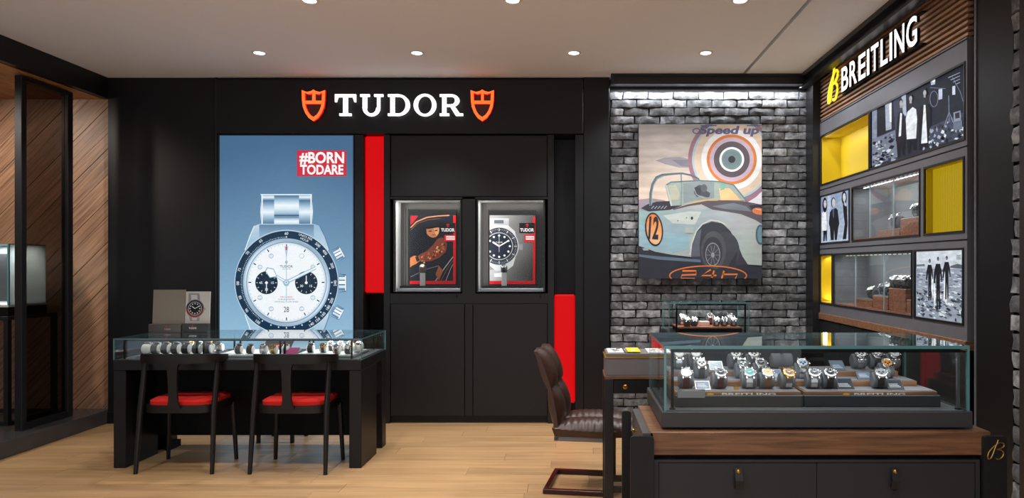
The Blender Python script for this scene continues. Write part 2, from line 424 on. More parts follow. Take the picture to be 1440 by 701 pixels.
# fitted black panel left of the lit poster, pilaster by the bricks, frieze
struct(MB().box(-4.02, bx(301), YB, 6.2, 0, CEIL).build('trim_4', BLACK))
struct(MB().box(-4.02, bx(301), YB-.012, YB, 0, .1).build('baseboard_back', BLACK))
struct(MB().box(bx(302.5), bx(306), YB-.01, 6.2, 0, CEIL).build('trim_5', STEELBLK))
struct(MB().box(bx(306.5), bx(820), YB-.03, 6.2, bz(189), bz(113), b=.003).build('trim_6', BLACK))
struct(MB().box(bx(306.5), bx(820), YB+.01, 6.2, bz(113), CEIL).build('trim_7', DEEP))
pil = MB(); pil.box(bx(821), bx(857), YB-.02, 6.2, 0, CEIL, b=.003)
struct(pil.build('trim_8', BLACK))
# brick wall
WX0, WX1, WY = bx(858), 2.1, 5.945
wb = struct(MB().box(WX0, 2.6, WY, 6.2, 0, CEIL).build('wall_back', mat('mortar', rgb(44,44,46), .95, var=.3, scale=40, bump=.5)))
def brick_mat():
    m, nt, p, lk = _nt('worn_brick')
    tc = nt.nodes.new('ShaderNodeTexCoord'); oi = nt.nodes.new('ShaderNodeObjectInfo')
    sc = nt.nodes.new('ShaderNodeVectorMath'); sc.operation = 'SCALE'; sc.inputs[3].default_value = 5.3
    ad = nt.nodes.new('ShaderNodeVectorMath'); ad.operation = 'ADD'
    lk.new(oi.outputs['Location'], sc.inputs[0]); lk.new(tc.outputs['Object'], ad.inputs[0]); lk.new(sc.outputs[0], ad.inputs[1])
    n = nt.nodes.new('ShaderNodeTexNoise'); n.inputs['Scale'].default_value = 16; n.inputs['Detail'].default_value = 7; n.inputs['Roughness'].default_value = .62
    lk.new(ad.outputs[0], n.inputs['Vector'])
    # per-brick value + worn patches
    mr = nt.nodes.new('ShaderNodeMapRange'); mr.inputs[3].default_value = -.10; mr.inputs[4].default_value = .12
    pw = nt.nodes.new('ShaderNodeMath'); pw.operation = 'POWER'; pw.inputs[1].default_value = 2.2
    lk.new(oi.outputs['Random'], pw.inputs[0]); lk.new(pw.outputs[0], mr.inputs[0])
    sm = nt.nodes.new('ShaderNodeMath'); sm.operation = 'ADD'; lk.new(n.outputs[0], sm.inputs[0]); lk.new(mr.outputs[0], sm.inputs[1])
    cr = nt.nodes.new('ShaderNodeValToRGB'); e = cr.color_ramp.elements
    e[0].position = .28; e[0].color = (*rgb(66,67,69), 1); e[1].position = .78; e[1].color = (*rgb(186,187,190), 1)
    q = e.new(.5); q.color = (*rgb(104,105,108), 1)
    lk.new(sm.outputs[0], cr.inputs[0]); lk.new(cr.outputs[0], p.inputs['Base Color']); p.inputs['Roughness'].default_value = .75
    b = nt.nodes.new('ShaderNodeBump'); b.inputs['Strength'].default_value = .7; b.inputs['Distance'].default_value = .012
    lk.new(n.outputs[0], b.inputs['Height']); lk.new(b.outputs[0], p.inputs['Normal'])
    return m
BRICK = brick_mat()
def brick_mesh(L, hgt, seed):
    rr = random.Random(seed); mb = MB(); nx, nz = 5, 2
    vs = []; idx = {}
    for j in range(nz+1):
        for i in range(nx+1):
            e = (i in (0, nx)) or (j in (0, nz))
            x = -L/2+L*i/nx+rr.uniform(-.005, .005)*(1 if e else .5); z = hgt*j/nz+rr.uniform(-.004, .004)
            yy = -.022+rr.uniform(-.006, .006)+(.006 if e else 0)
            idx[i, j] = len(vs); vs.append((x, yy, z))
    fs = [(idx[i,j], idx[i+1,j], idx[i+1,j+1], idx[i,j+1]) for i in range(nx) for j in range(nz)]
    per = [(i,0) for i in range(nx)]+[(nx,j) for j in range(nz)]+[(i,nz) for i in range(nx,0,-1)]+[(0,j) for j in range(nz,0,-1)]
    b0 = len(vs)
    for q in per: p = vs[idx[q]]; vs.append((p[0]*1.0, .004, p[2]))
    n = len(per)
    for t in range(n): fs.append((idx[per[t]], b0+t, b0+(t+1) % n, idx[per[(t+1) % n]]))
    mb.add(vs, fs); return mb
BH, BL, GAP = .0702, .218, .011
full = [brick_mesh(BL-GAP, BH-GAP, i).mesh('brick', BRICK) for i in range(9)]
stuff = MB(); rows = int(2.92/BH); PAx0, PAx1, PAz0, PAz1 = atx(898,5.86), atx(1071,5.86), atz(392,5.86), atz(175,5.86)
for j in range(rows):
    z = .004+j*BH; off = (0 if j % 2 else BL/2)+random.uniform(-.012, .012); x = WX0-off
    while x < WX1:
        a, b = max(x, WX0), min(x+BL, WX1)
        if b-a > .03:
            hid = (a > PAx0+.02 and b < PAx1-.02 and z > PAz0+.02 and z+BH < PAz1-.02) or z < .66
            if hid or b-a < BL-.01:
                seedm = brick_mesh(b-a-GAP, BH-GAP, int(j*97+a*1000))
                if hid:
                    n0 = len(stuff.v); stuff.add(seedm.v, seedm.f); stuff.xf(Matrix.Translation(((a+b)/2, WY, z)), n0)
                else:
                    seedm.xf(Matrix.Translation(((a+b)/2, WY, z))); seedm.build('brick', BRICK, wb)
            else:
                link_mesh('brick', random.choice(full), wb, Vector(((a+b)/2, WY+random.uniform(-.004,.004), z))-OFF[wb.name])
        x += BL
o = stuff.build('hidden_brick', BRICK, wb, 'stuff')
# steel beam over the bricks (channel with a slim flange) and along the right wall
bm_ = MB(); bm_.box(WX0, 1.95, 5.78, 5.80, 2.905, CEIL-.001); bm_.box(WX0, 1.95, 5.80, 5.86, 2.905, 2.915); bm_.box(WX0, 1.95, 5.765, 5.78, CEIL-.02, CEIL-.001)
struct(bm_.build('trim_9', STEELBLK))
ch = MB(); ch.box(1.93, 2.02, 1.0, 5.94, CEIL-.035, CEIL-.001); ch.box(1.985, 2.02, 1.0, 5.94, 2.915, CEIL-.035); ch.box(1.955, 2.02, 1.0, 5.94, 2.895, 2.915)
struct(ch.build('trim_10', STEELBLK))
# right wall: core, steel pilaster, brick return, dark post
struct(MB().box(2.36, 2.6, -1, 6.2, 0, CEIL).build('wall_right', DEEP))
struct(MB().box(2.02, 2.36, 5.752, 5.94, 0, CEIL).build('trim_11', STEELBLK))
struct(MB().box(2.14, 2.36, 3.53, 3.60, 0, CEIL).build('trim_12', DEEP))
pr = MB(); pr.box(XR, 2.36, 3.226, 3.53, 0, CEIL, b=.002)
pil_r = struct(pr.build('trim_13', BLACK))
MB().box(XR-.006, XR, 3.518, 3.53, 0, CEIL).build('edge_strip', GREYSTEEL, pil_r)
wr = struct(MB().box(2.10, 2.36, 3.03, 3.226, 0, CEIL).build('wall_right_brick', MATS['mortar']))
for j in range(int(CEIL/.088)):
    mb = brick_mesh(.185, .088-.013, 500+j); mb.xf(Matrix.Translation((XR-.01+.022+random.uniform(-.012,.004), 3.128, .006+j*.088)) @ Matrix.Rotation(-PI/2, 4, 'Z'))
    mb.build('brick', BRICK, wr)
struct(MB().box(1.98, 2.36, 2.8, 3.029, 0, CEIL).build('trim_14', mat('brown_black_post', rgb(42,36,36), .5)))
struct(MB().box(XR, 2.36, -1, 2.8, 0, CEIL).build('trim_15', BLACK))

# ceiling downlights
for i, (x, y) in enumerate(DOWN):
    place = ['over the left of the white lettered sign','over the right of the white lettered sign','over the black wall cabinet','over the car painting',
             'at the top edge of the photo, left of its centre','at the top edge of the photo, near its centre','at the top edge of the photo, before the ceiling slot'][i] if i < 7 else None
    if i >= 7: continue
    t = thing('downlight', 'small recessed round ceiling downlight '+place, 'ceiling light', (x, y, CEIL), 0, 'recessed ceiling downlights')
    MB().lathe([(.040,-.001),(.040,-.006),(.052,-.008),(.056,-.004),(.056,0)], 24, (x, y, CEIL)).build('trim_ring', WHITE, t)
    MB().lathe([(.0,-.004),(.038,-.004),(.039,-.001)], 20, (x, y, CEIL)).build('lamp', LAMPLIT, t)

# ================================================================== LEFT ALCOVE
t = thing('glass_partition', 'smoked glass partition in a black steel frame standing on the marble plinth', 'partition', (-4.17, 5.4, .12))
xw = .03
MB().box(-4.2, -4.145, 5.13, 5.18, .12, 2.80, b=.003).build('post', STEELBLK, t)
MB().box(-4.2, -4.145, 5.60, 5.66, .12, 2.80, b=.003).build('post', STEELBLK, t)
MB().box(-4.2, -4.145, 5.18, 5.60, .12, .17).build('rail', STEELBLK, t)
MB().box(-4.2, -4.145, 5.18, 5.60, 2.765, 2.80).build('rail', STEELBLK, t)
MB().box(-4.176, -4.17, 5.18, 5.60, .17, 2.765).build('glass_pane', SMOKE, t)
t = thing('display_stand', 'black steel frame display stand behind the smoked glass partition', 'stand', (-4.7, 5.55, .12))
mb = MB(); X0, X1, Y0, Y1 = -5.1, -4.38, 5.29, 5.80
for xx in (X0, X1-.035):
    for yy in (Y0, Y1-.035): MB().box(xx, xx+.035, yy, yy+.035, .15, .94).build('leg', STEELBLK, t)
MB().box(X0, X1, Y0, Y1, .94, .97, b=.003).build('top', STEELBLK, t)
for yy in (Y0, Y1-.035): MB().box(X0, X1, yy, yy+.035, .12, .15).build('rail', STEELBLK, t)
for xx in (X0, X1-.035): MB().box(xx, xx+.035, Y0+.035, Y1-.035, .12, .15).build('rail', STEELBLK, t)
t = thing('glass_display_box', 'frosted glass display box with a black foot on the alcove stand', 'showcase', (-4.7, 5.55, .97))
MB().box(-5.0, -4.41, 5.33, 5.72, .97, 1.04).build('base', DEEP, t)
MB().box(-5.0, -4.41, 5.33, 5.72, 1.04, 1.055).build('deck', NICHE, t)
MB().box(-4.422, -4.412, 5.345, 5.712, 1.055, 1.53, b=.001).build('frosted_pane', FROST, t)
MB().box(-5.0, -4.425, 5.70, 5.71, 1.055, 1.53, b=.001).build('frosted_pane', FROST, t)
MB().box(-4.99, -4.425, 5.335, 5.345, 1.055, 1.53).build('front_pane', GLASS, t)
MB().box(-4.422, -4.410, 5.333, 5.345, 1.055, 1.53).build('pane_edge', TEAL, t)
MB().box(-5.0, -4.410, 5.333, 5.712, 1.53, 1.537).build('top_pane', TEAL, t)
MB().box(-4.80, -4.46, 5.45, 5.47, 1.08, 1.46).build('dark_card', CUSHD, t)
area((-4.62, 5.52, 1.52), .3, .2, 11, (0,0,-1), nm='box_lamp')

# ================================================================== LIT POSTER WITH WATCH
LBx0, LBx1, LBz0, LBz1 = bx(307.5), bx(497.5), bz(575), bz(190)
t = thing('poster_lightbox', 'tall blue backlit poster of a white-dialled chronograph behind the low glass table', 'lightbox', ((LBx0+LBx1)/2, YB, LBz0))
MB().box(LBx0, LBx1, YB+.012, 6.2, LBz0, LBz1).build('box', DEEP, t)
fr = MB(); fr.box(LBx0-.005, LBx0+.004, YB-.008, YB+.012, LBz0, LBz1); fr.box(LBx1-.004, LBx1+.005, YB-.008, YB+.012, LBz0, LBz1)
fr.box(LBx0, LBx1, YB-.008, YB+.012, LBz1-.004, LBz1+.002)
fr.build('frame', STEELBLK, t)
CXP, CZP = bx(402.5), LBz0
sh = Sheet(lambda px, py: ((px-402.5)/SB, (575-py)/SB))
def bgc(px, py):
    v = (py-190)/285.; v = max(0, min(1, v)); e = abs(px-402)/95.
    r = (70, 106, 140); q = (143, 184, 212)
    k = v*1.05-.12*e*(1-v); k = max(0, min(1, k))
    return tuple(r[i]+(q[i]-r[i])*k for i in range(3))
sh.rect(307.5, 190, 497.5, 575, bgc, nx=8, ny=24)
# tag line
sh.rect(417, 211.5, 486.5, 248, (200, 40, 62)); sh.rect(417.6, 212, 486, 247.5, (206, 45, 66))
sh.text('#BORN', 452, 221.7, 14.5, (255,248,248), .034, width=63); sh.text('TODARE', 452, 238.6, 12.5, (255,248,248), .034, width=61)
MBc = (402.6, 397.5)
def band(px, py): return None
# bracelet
def grad(y0, y1, *cs):
    def f(px, py):
        k = max(0, min(.9999, (py-y0)/(y1-y0)))*(len(cs)-1); i = int(k); k -= i
        return tuple(cs[i][q]+(cs[i+1][q]-cs[i][q])*k for q in range(3))
    return f
A_, B_, C_, D_ = (196,220,238), (120,158,190), (236,246,252), (74,108,140)
for (ya, yb, wa, wb_) in ((273, 282, 34, 36), (282, 315, 37, 37), (463, 560, 37, 37)):
    sh.up()
    for i in range(6):
        y0 = ya+(yb-ya)*i/6; y1 = ya+(yb-ya)*(i+1)/6
        g = grad(ya, yb, D_, (170,200,224), C_, (150,184,210), (84,118,150))
        sh.poly([(402.5-wa, y0),(402.5+wa, y0),(402.5+wb_, y1),(402.5-wb_, y1)], g, False)
sh.rect(366, 273, 438, 274.6, (220,238,248))
sh.rect(367, 274, 369, 315, (226,240,250)); sh.rect(436, 274, 438, 315, (226,240,250), False)
for (ya, yb) in ((275, 303), (304.5, 318)):
    for i in range(6):
        y0 = ya+(yb-ya)*i/6; y1 = ya+(yb-ya)*(i+1)/6
        sh.rect(385, y0, 420, y1, grad(ya, yb, (70,104,136), (168,200,224), (240,248,253), (206,228,242), (120,156,188)), i == 0)
sh.rect(385, 302.2, 420, 304.2, (60,94,126))
# end piece and lugs (upper and lower)
for sgn in (1, -1):
    def yy(v, s=sgn): return v if s == 1 else 2*397.5-v
    sh.poly([(345, yy(350)),(352, yy(330)),(357, yy(318)),(365, yy(315)),(440, yy(315)),(449, yy(318)),(455, yy(330)),(463, yy(350)),(440, yy(380)),(365, yy(380))],
            lambda px, py: (150+60*abs(math.sin((px-345)*.06)), 186+40*abs(math.sin((px-345)*.06)), 212+28*abs(math.sin((px-345)*.06))))
    sh.line([(357, yy(318)),(351, yy(332)),(344, yy(352))], 1.2, (228,242,250)); sh.line([(449, yy(318)),(456, yy(332)),(463, yy(352))], 1.2, (90,126,160), False)
    sh.poly([(364, yy(316)),(441, yy(316)),(441, yy(340)),(364, yy(340))], grad(yy(316), yy(334), (96,130,162), (188,214,234), (160,192,216)))
# pushers and crown
def knob(cx, cy, ang, L, R):
    ca, sa = math.cos(ang), math.sin(ang)
    def q(u, v): return (cx+u*ca-v*sa, cy+u*sa+v*ca)
    sh.poly([q(-7,-R*.55), q(0,-R*.55), q(0,R*.55), q(-7,R*.55)], (120,156,186))
    sh.poly([q(-.6,-R*.98), q(.8,-R*1.08), q(L-1,-R*1.04), q(L+.6,-R*.85), q(L+.6,R*.85), q(L-1,R*1.04), q(.8,R*1.08), q(-.6,R*.98)], (66,100,132))
    sh.poly([q(0,-R), q(L,-R*.92), q(L,R*.92), q(0,R)], (176,206,226))
    sh.up()
    for v0, v1, c in ((-.92,-.72,(88,122,154)),(-.72,-.4,(222,236,246)),(-.4,-.28,(70,104,138)),(-.28,.12,(246,251,254)),(.12,.26,(70,104,138)),(.26,.58,(214,230,242)),(.58,.9,(96,132,164))):
        sh.poly([q(.3, v0*R), q(L-.3, v0*R), q(L-.3, v1*R), q(.3, v1*R)], c, False)
    sh.poly([q(L-1.6,-R*.86), q(L,-R*.86), q(L,R*.86), q(L-1.6,R*.86)], (232,244,250))
knob(470.5, 360.5, -.5, 12, 8.5); knob(476, 398.5, 0, 10.5, 12); knob(469.5, 437, .5, 12, 8.5)
# bezel, chapter ring, dial
sh.ell(*MBc, 73.2, 74.0, (188,214,232), n=72); sh.ell(*MBc, 72.2, 66.6+6, (20,50,76), n=72)
sh.ell(*MBc, 61.5, 62, (150,186,212), n=72)
sh.ell(*MBc, 59.5, 60, lambda px, py: tuple(170+60*(.5+.5*math.sin(math.atan2(py-397.5, px-402.6)*2+.6))-d for d in (18, 4, -10)), n=72)
sh.ell(*MBc, 56.5, 57, (96,136,168), n=72); sh.ell(*MBc, 55.6, 56, (206,226,240), n=72); sh.ell(*MBc, 53.4, 53.8, (240,246,250), n=72)
sh.up()
for i in range(60):
    a = 2*PI*i/60; r0, r1 = (49.5, 53.5) if i % 5 == 0 else (51.6, 53.4); w = 1.5 if i % 5 == 0 else .35
    sh.line([(MBc[0]+r0*math.sin(a), MBc[1]-r0*math.cos(a)), (MBc[0]+r1*math.sin(a), MBc[1]-r1*math.cos(a))], w, (30,44,60) if i % 5 == 0 else (120,150,175), False)
for i in (1, 2, 4, 5, 7, 8, 10, 11):
    a = 2*PI*i/12; p = (MBc[0]+43.0*math.sin(a), MBc[1]-43.0*math.cos(a))
    sh.ell(p[0], p[1], 3.4, 3.4, (140,172,198), i == 1, 20)
    sh.ell(p[0], p[1], 2.8, 2.8, (248,252,254), i == 1, 20)
sh.up(); sh.up()
# tachymetre scale
for t_, deg in (('60',0),('65',-32),('70',-53),('75',-75),('80',-91),('85',-108),('90',-125),('100',-144),('500',40),('400',52),('300',70),('240',91),('200',112),('180',121),('160',131),('150',140),('140',149)):
    a = math.radians(deg); rr = 68.5; rot = a if abs(deg) < 90 else a+PI
    sh.text(t_, MBc[0]+rr*math.sin(a), MBc[1]-(rr+.4)*math.cos(a), 3.7, (222,236,245), .01, rot, up=False)
sh.text('UNITS PER', MBc[0]+69.5*math.sin(.40), MBc[1]-69.5*math.cos(.40), 3.0, (222,236,245), .005, .40, up=False)
sh.text('HOUR', MBc[0]+65.2*math.sin(.40), MBc[1]-65.2*math.cos(.40), 3.0, (222,236,245), .005, .40, up=False)
for i in range(-70, 1):
    a = math.radians(i*2.05) if i < 0 else 0
    big = i % 5 == 0
    if abs(math.degrees(a)) < 145: sh.line([(MBc[0]+62.6*math.sin(a), MBc[1]-62.9*math.cos(a)), (MBc[0]+(64.8 if big else 64.2)*math.sin(a), MBc[1]-(65 if big else 64.4)*math.cos(a))], .8 if i % 2 else .55, (196,216,230), False)
for dg in (0, 42, 55, 72, 90, 104, 112, 121, 131, 140, 149, 160, 170, 180, 190, 200, 212):
    a = math.radians(dg); sh.ell(MBc[0]+64*math.sin(a), MBc[1]-64*math.cos(a), 1.0, 1.0, (228,240,248), False, 10)
# sub-dials
for cx in (374.5, 430.5):
    sh.ell(cx, 398, 15.9, 16.2, (22,40,58)); sh.ell(cx, 398, 7.0, 7.1, (30,50,70), n=24); sh.up()
    for i in range(12):
        a = 2*PI*i/12
        sh.line([(cx+12.2*math.sin(a), 398-12.2*math.cos(a)), (cx+14.6*math.sin(a), 398-14.6*math.cos(a))], .7, (214,228,238), False)
sh.text('45', 366.5, 398, 3.2, (230,240,246), .01); sh.text('15', 383, 398, 3.2, (230,240,246), .01, up=False); sh.text('30', 374.5, 407.5, 3.2, (230,240,246), .01, up=False)
sh.text('30', 424, 402.5, 3.2, (230,240,246), .01, up=False); sh.text('15', 437, 402.5, 3.2, (230,240,246), .01, up=False)
sh.line([(374.5, 398),(374.5, 410)], 1.1, (235,244,250)); sh.line([(430.5, 398),(430.5, 388)], 1.1, (235,244,250), False)
sh.ell(374.5, 398, 2, 2, (240,246,250), False, 14); sh.ell(430.5, 398, 2, 2, (240,246,250), False, 14)
# dial lettering
shield(sh, 402.6, 369.5, 4.6, (52,70,90), (236,244,249))
sh.text('TUDOR', 402.6, 375, 3.2, (60,78,98), .01, width=18.5); sh.text('GENEVE', 402.6, 378.6, 1.6, (110,130,150), 0, width=12, up=False)
sh.text('200m 660ft', 402.6, 418, 2.0, (196,70,80), 0, width=18, up=False); sh.text('CHRONOMETER', 402.6, 421.4, 1.9, (80,104,128), 0, width=23, up=False)
sh.text('OFFICIALLY CERTIFIED', 402.6, 424.8, 1.9, (80,104,128), 0, width=33, up=False); sh.text('28', 402.6, 435.6, 7.6, (40,52,66), .0, width=7.4, up=False)
sh.poly([(399.4, 346.5),(405.8, 346.5),(402.6, 364)], (190,212,228))
# hands
sh.line([(402.6, 425),(402.6, 352)], .9, (158,190,214)); sh.poly([(401.6, 347),(403.6, 347),(403.6, 352),(401.6, 352)], (196,40,60), False)
def hand(a, L, w, snow):
    ca, sa = math.sin(a), -math.cos(a)
    def q(u, v): return (402.6+u*ca-v*sa, 397.2+u*sa+v*ca)
    sh.poly([q(-3,-w), q(L,-w*.8), q(L,w*.8), q(-3,w)], (132,170,200)); sh.poly([q(-3,-w*.55), q(L,-w*.5), q(L,w*.5), q(-3,w*.55)], (232,242,249))
    if snow:
        sh.poly([q(L-2,0), q(L+6,-7), q(L+17,-2), q(L+17,4), q(L+8,7)], (132,170,200)); sh.poly([q(L-.5,0), q(L+6.4,-5.8), q(L+15.6,-1.6), q(L+15.6,3.2), q(L+8,5.8)], (246,250,253))
hand(math.radians(-59), 17, 2.2, True); hand(math.radians(64), 46, 2.6, False)
sh.poly([(397.5,397),(402.6,392.5),(408,397),(405,402.5),(400.2,402.5)], (150,184,210)); sh.ell(402.6, 397.4, 2.6, 2.6, (214,230,241), n=18); sh.ell(402.6, 397.4, 1.3, 1.3, (140,174,200), n=14)
sh.make('print', LITPRINT, t, (CXP, YB+.009, CZP))

# frieze sign: serif letters and two shields
def serif_letters():
    R = lambda x0, y0, x1, y1: [(x0,y0),(x1,y0),(x1,y1),(x0,y1)]
    def arc(cx, cy, ro, ri, a0, a1, n=16):
        o = [(cx+ro[0]*math.cos(a0+(a1-a0)*i/n), cy+ro[1]*math.sin(a0+(a1-a0)*i/n)) for i in range(n+1)]
        q = [(cx+ri[0]*math.cos(a0+(a1-a0)*i/n), cy+ri[1]*math.sin(a0+(a1-a0)*i/n)) for i in range(n, -1, -1)]
        return o+q
    L = {}
    L['T'] = (.94, [[(0,.64),(.07,.64),(.14,.87),(.37,.87),(.37,.11),(.2,.11),(.2,0),(.74,0),(.74,.11),(.57,.11),(.57,.87),(.80,.87),(.87,.64),(.94,.64),(.94,1),(0,1)]])
    L['U'] = (1.02, [R(0,.89,.42,1), R(.62,.89,1.02,1), [(.11,.36),(.30,.36),(.30,.9),(.11,.9)], [(.75,.36),(.88,.36),(.88,.9),(.75,.9)],
                     arc(.495, .37, (.385,.39), (.215,.26), PI, 2*PI)])
    L['D'] = (1.0, [R(0,0,.42,.11), R(0,.89,.42,1), R(.11,.1,.295,.9), R(.40,0,.46,.11), R(.40,.89,.46,1), arc(.45, .5, (.52,.5), (.335,.395), -PI/2, PI/2)])
    L['O'] = (1.02, [arc(.51, .5, (.50,.52), (.315,.415), 0, PI, 20), arc(.51, .5, (.50,.52), (.315,.415), PI, 2*PI, 20)])
    L['R'] = (1.04, [R(0,0,.42,.11), R(0,.89,.42,1), R(.11,.1,.295,.9), R(.40,.89,.52,1), R(.30,.42,.52,.53), arc(.51, .71, (.37,.29), (.17,.18), -PI/2, PI/2),
                     [(.46,.43),(.68,.43),(.90,.11),(1.04,.11),(1.04,0),(.72,0),(.68,.06)]])
    return L
SL = serif_letters(); YS = YB-.03
t = thing('sign', 'white lit serif lettering between the two orange shields on the black frieze', 'sign', (bx(564), YS, bz(166)))
z0 = bz(165.5); hgt = bz(135.5)-z0
spans = [(475,504),(510,542),(548.5,580),(584,616),(620.5,653)]
for chh, (xa, xb) in zip('TUDOR', spans):
    w, polys = SL[chh]; k = (bx(xb)-bx(xa))/w; mb = MB()
    for p in polys: mb.prism([(bx(xa)+x*k, z0+y*hgt) for x, y in p], YS-.045, YS-.025)
    q = mb.build('letter', WHITELIT, t)
for xa, xb in spans:
    xm = (bx(xa)+bx(xb))/2
    for dz in (.06, .93): MB().lathe([(.004,-.025),(.004,.001)], 8, (xm, YS, z0+hgt*dz), axis='y').build('standoff', STEELBLK, t)
def shield_outline(cx, cz, h, k=1.0):
    w = h*.40
    o = [(-1,.48),(-.55,.42),(-.2,.45),(0,.5),(.2,.45),(.55,.42),(1,.48),(.97,.15),(.9,-.05),(.7,-.24),(.4,-.40),(0,-.5),(-.4,-.40),(-.7,-.24),(-.9,-.05),(-.97,.15)]
    return [(cx+x*w*k, cz+y*h*k) for x, y in o]
for xa, xb, lab in ((429, 461.5, 'orange lit shield emblem left of the white letters'), (663.5, 696, 'orange lit shield emblem right of the white letters')):
    cx, cz, h = (bx(xa)+bx(xb))/2, bz(151), bz(129)-bz(173)
    t = thing('shield_sign', lab, 'sign', (cx, YS, cz-h/2), 0, 'shield emblems on the frieze')
    w = (bx(xb)-bx(xa))/2
    def fit(k): return [(cx+(p[0]-cx)*w/(h*.40)*k, cz+(p[1]-cz)*k) for p in shield_outline(cx, cz, h)]
    oo, ii = fit(1), [(cx+(p[0]-cx)*.74*w/(h*.40), cz+.005+(p[1]-cz)*.78) for p in shield_outline(cx, cz, h)]
    n = len(oo); mb = MB()
    vs = [(p[0], YS-.045, p[1]) for p in oo]+[(p[0], YS-.045, p[1]) for p in ii]+[(p[0], YS-.02, p[1]) for p in oo]+[(p[0], YS-.02, p[1]) for p in ii]
    mb.add(vs, [(i, (i+1) % n, (i+1) % n+n, i+n) for i in range(n)], 0)
    mb.add(vs, [(i, (i+1) % n, (i+1) % n+2*n, i+2*n) for i in range(n)]+[(i+n, (i+1) % n+n, (i+1) % n+3*n, i+3*n) for i in range(n)], 1)
    mb.build('rim', [ORANGELIT, REDGLOW], t)
    mb = MB(); mb.box(cx-w*.72, cx+w*.72, YS-.045, YS-.02, cz+h*.06, cz+h*.145)
    mb.build('bar', [ORANGELIT], t)
    MB().box(cx-w*.10, cx+w*.10, YS-.045, YS-.02, cz+h*.145, cz+h*.40).build('stem', ORANGELIT, t)
    mb = MB(); mb.prism(fit(.99), YS-.02, YS-.001); mb.build('back_plate', mat('dark_red_plate', rgb(60,14,18), .4), t)

# ================================================================== BLACK WALL CABINET
t = thing('wall_cabinet', 'tall black built-in cabinet with two lit display windows and two plain doors', 'cabinet', (bx(660), YB, 0))
cab = t
c = MB()
c.box(bx(540), bx(548.5), YB-.006, 6.2, .0, bz(190), 0); c.box(bx(770.5), bx(779), YB-.006, 6.2, 0, bz(190), 0)
c.box(bx(548.5), bx(770.5), YB+.0, 6.2, bz(427), bz(413)); c.box(bx(650), bx(668.5), YB, 6.2, bz(413), bz(277.5))
c.box(bx(548.5), bx(770.5), YB, 6.2, bz(280), bz(277.5))
c.box(bx(548.5), bx(770.5), YB+.03, 6.2, .0, .06); c.box(bx(548.5), bx(770.5), YB+.02, 6.2, .06, bz(427))
c.box(bx(548.5), bx(770.5), YB+.02, 6.2, bz(277.5), bz(190))
c.build('carcass', CAB, t)
MB().box(bx(550), bx(769), YB, YB+.02, bz(276.5), bz(191), b=.002).build('upper_panel', CAB, t)
MB().box(bx(549.5), bx(653), YB, YB+.02, .065, bz(428.5), b=.002).build('door', CAB, t)
MB().box(bx(665.5), bx(769.5), YB, YB+.02, .065, bz(428.5), b=.002).build('door', CAB, t)
MB().box(bx(654), bx(664.5), YB, YB+.02, .065, bz(428.5), b=.002).build('centre_stile', CAB, t)
for (xa, xb, lab) in ((553.5, 649, 'left'), (670.5, 766, 'right')):
    X0, X1, Z0, Z1 = bx(xa), bx(xb), bz(411), bz(281)
    f = MB(); e = .012
    f.box(X0, X0+e, YB-.008, YB+.02, Z0, Z1); f.box(X1-e, X1, YB-.008, YB+.02, Z0, Z1); f.box(X0+e, X1-e, YB-.008, YB+.02, Z1-e*.4, Z1); f.box(X0+e, X1-e, YB-.008, YB+.02, Z0, Z0+e*.4)
    fr = f.build('window_frame', STEELBLK, t)
    n = MB(); d1 = YB+.24
    n.box(X0, X0+e*.5, YB+.02, d1, Z0, Z1); n.box(X1-e*.5, X1, YB+.02, d1, Z0, Z1); n.box(X0, X1, YB+.02, d1, Z1-.006, Z1); n.box(X0, X1, YB+.02, d1, Z0, Z0+.006)
    n.build('niche_lining', NICHE, t)
    area((X0+.03, YB+.05, (Z0+Z1)/2), .04, Z1-Z0-.1, 1.0, (.6,1,0), (1,.98,.95), 'niche_side_lamp')
    MB().box(X0, X1, d1-.01, d1, Z0, Z1).build('niche_back', mat('ribbed_bronze', rgb(34,28,22), .4, .3), t)
    rb = MB()
    for i in range(26): xx = X0+.02+i*(X1-X0-.04)/25; rb.box(xx, xx+.008, d1-.018, d1-.01, Z0+.01, Z1-.06)
    rb.build('rib', MATS['ribbed_bronze'], t, 'stuff')
    MB().box(X0+.02, X1-.012, YB+.03, YB+.20, Z0+.006, Z0+.03, b=.003).build('plinth', SATIN, t)
    MB().box(X0+.04, X1-.04, YB+.05, YB+.18, Z0+.03, Z0+.05).build('riser', DEEP, t)
    MB().box(X0+.012, X1-.012, YB-.004, YB, Z0+.005, Z1-.005).build('window_pane', GLASSWIN, fr)
    MB().lathe([(.0,-.012),(.008,-.012),(.008,0)], 12, (X1-.04, YB, bz(417)), axis='y').build('lock', DEEP, t)
    area(((X0+X1)/2, YB+.07, Z1-.012), X1-X0-.06, .04, 2.0, (0,.3,-1), (1,.98,.95), 'niche_lamp')
def ghost_tudor(sh, x0, y0, x1, y1):
    sh.rect(x0, y0, x1, y1, (14,14,16)); shield(sh, (x0+x1)/2, y0+(y1-y0)*.25, (y1-y0)*.36, (215,30,40), (14,14,16)); sh.text('TUDOR', (x0+x1)/2, y0+(y1-y0)*.70, (y1-y0)*.30, (232,232,232), .04, width=(x1-x0)*.9)
YP = YB+.17; SP = F/YP
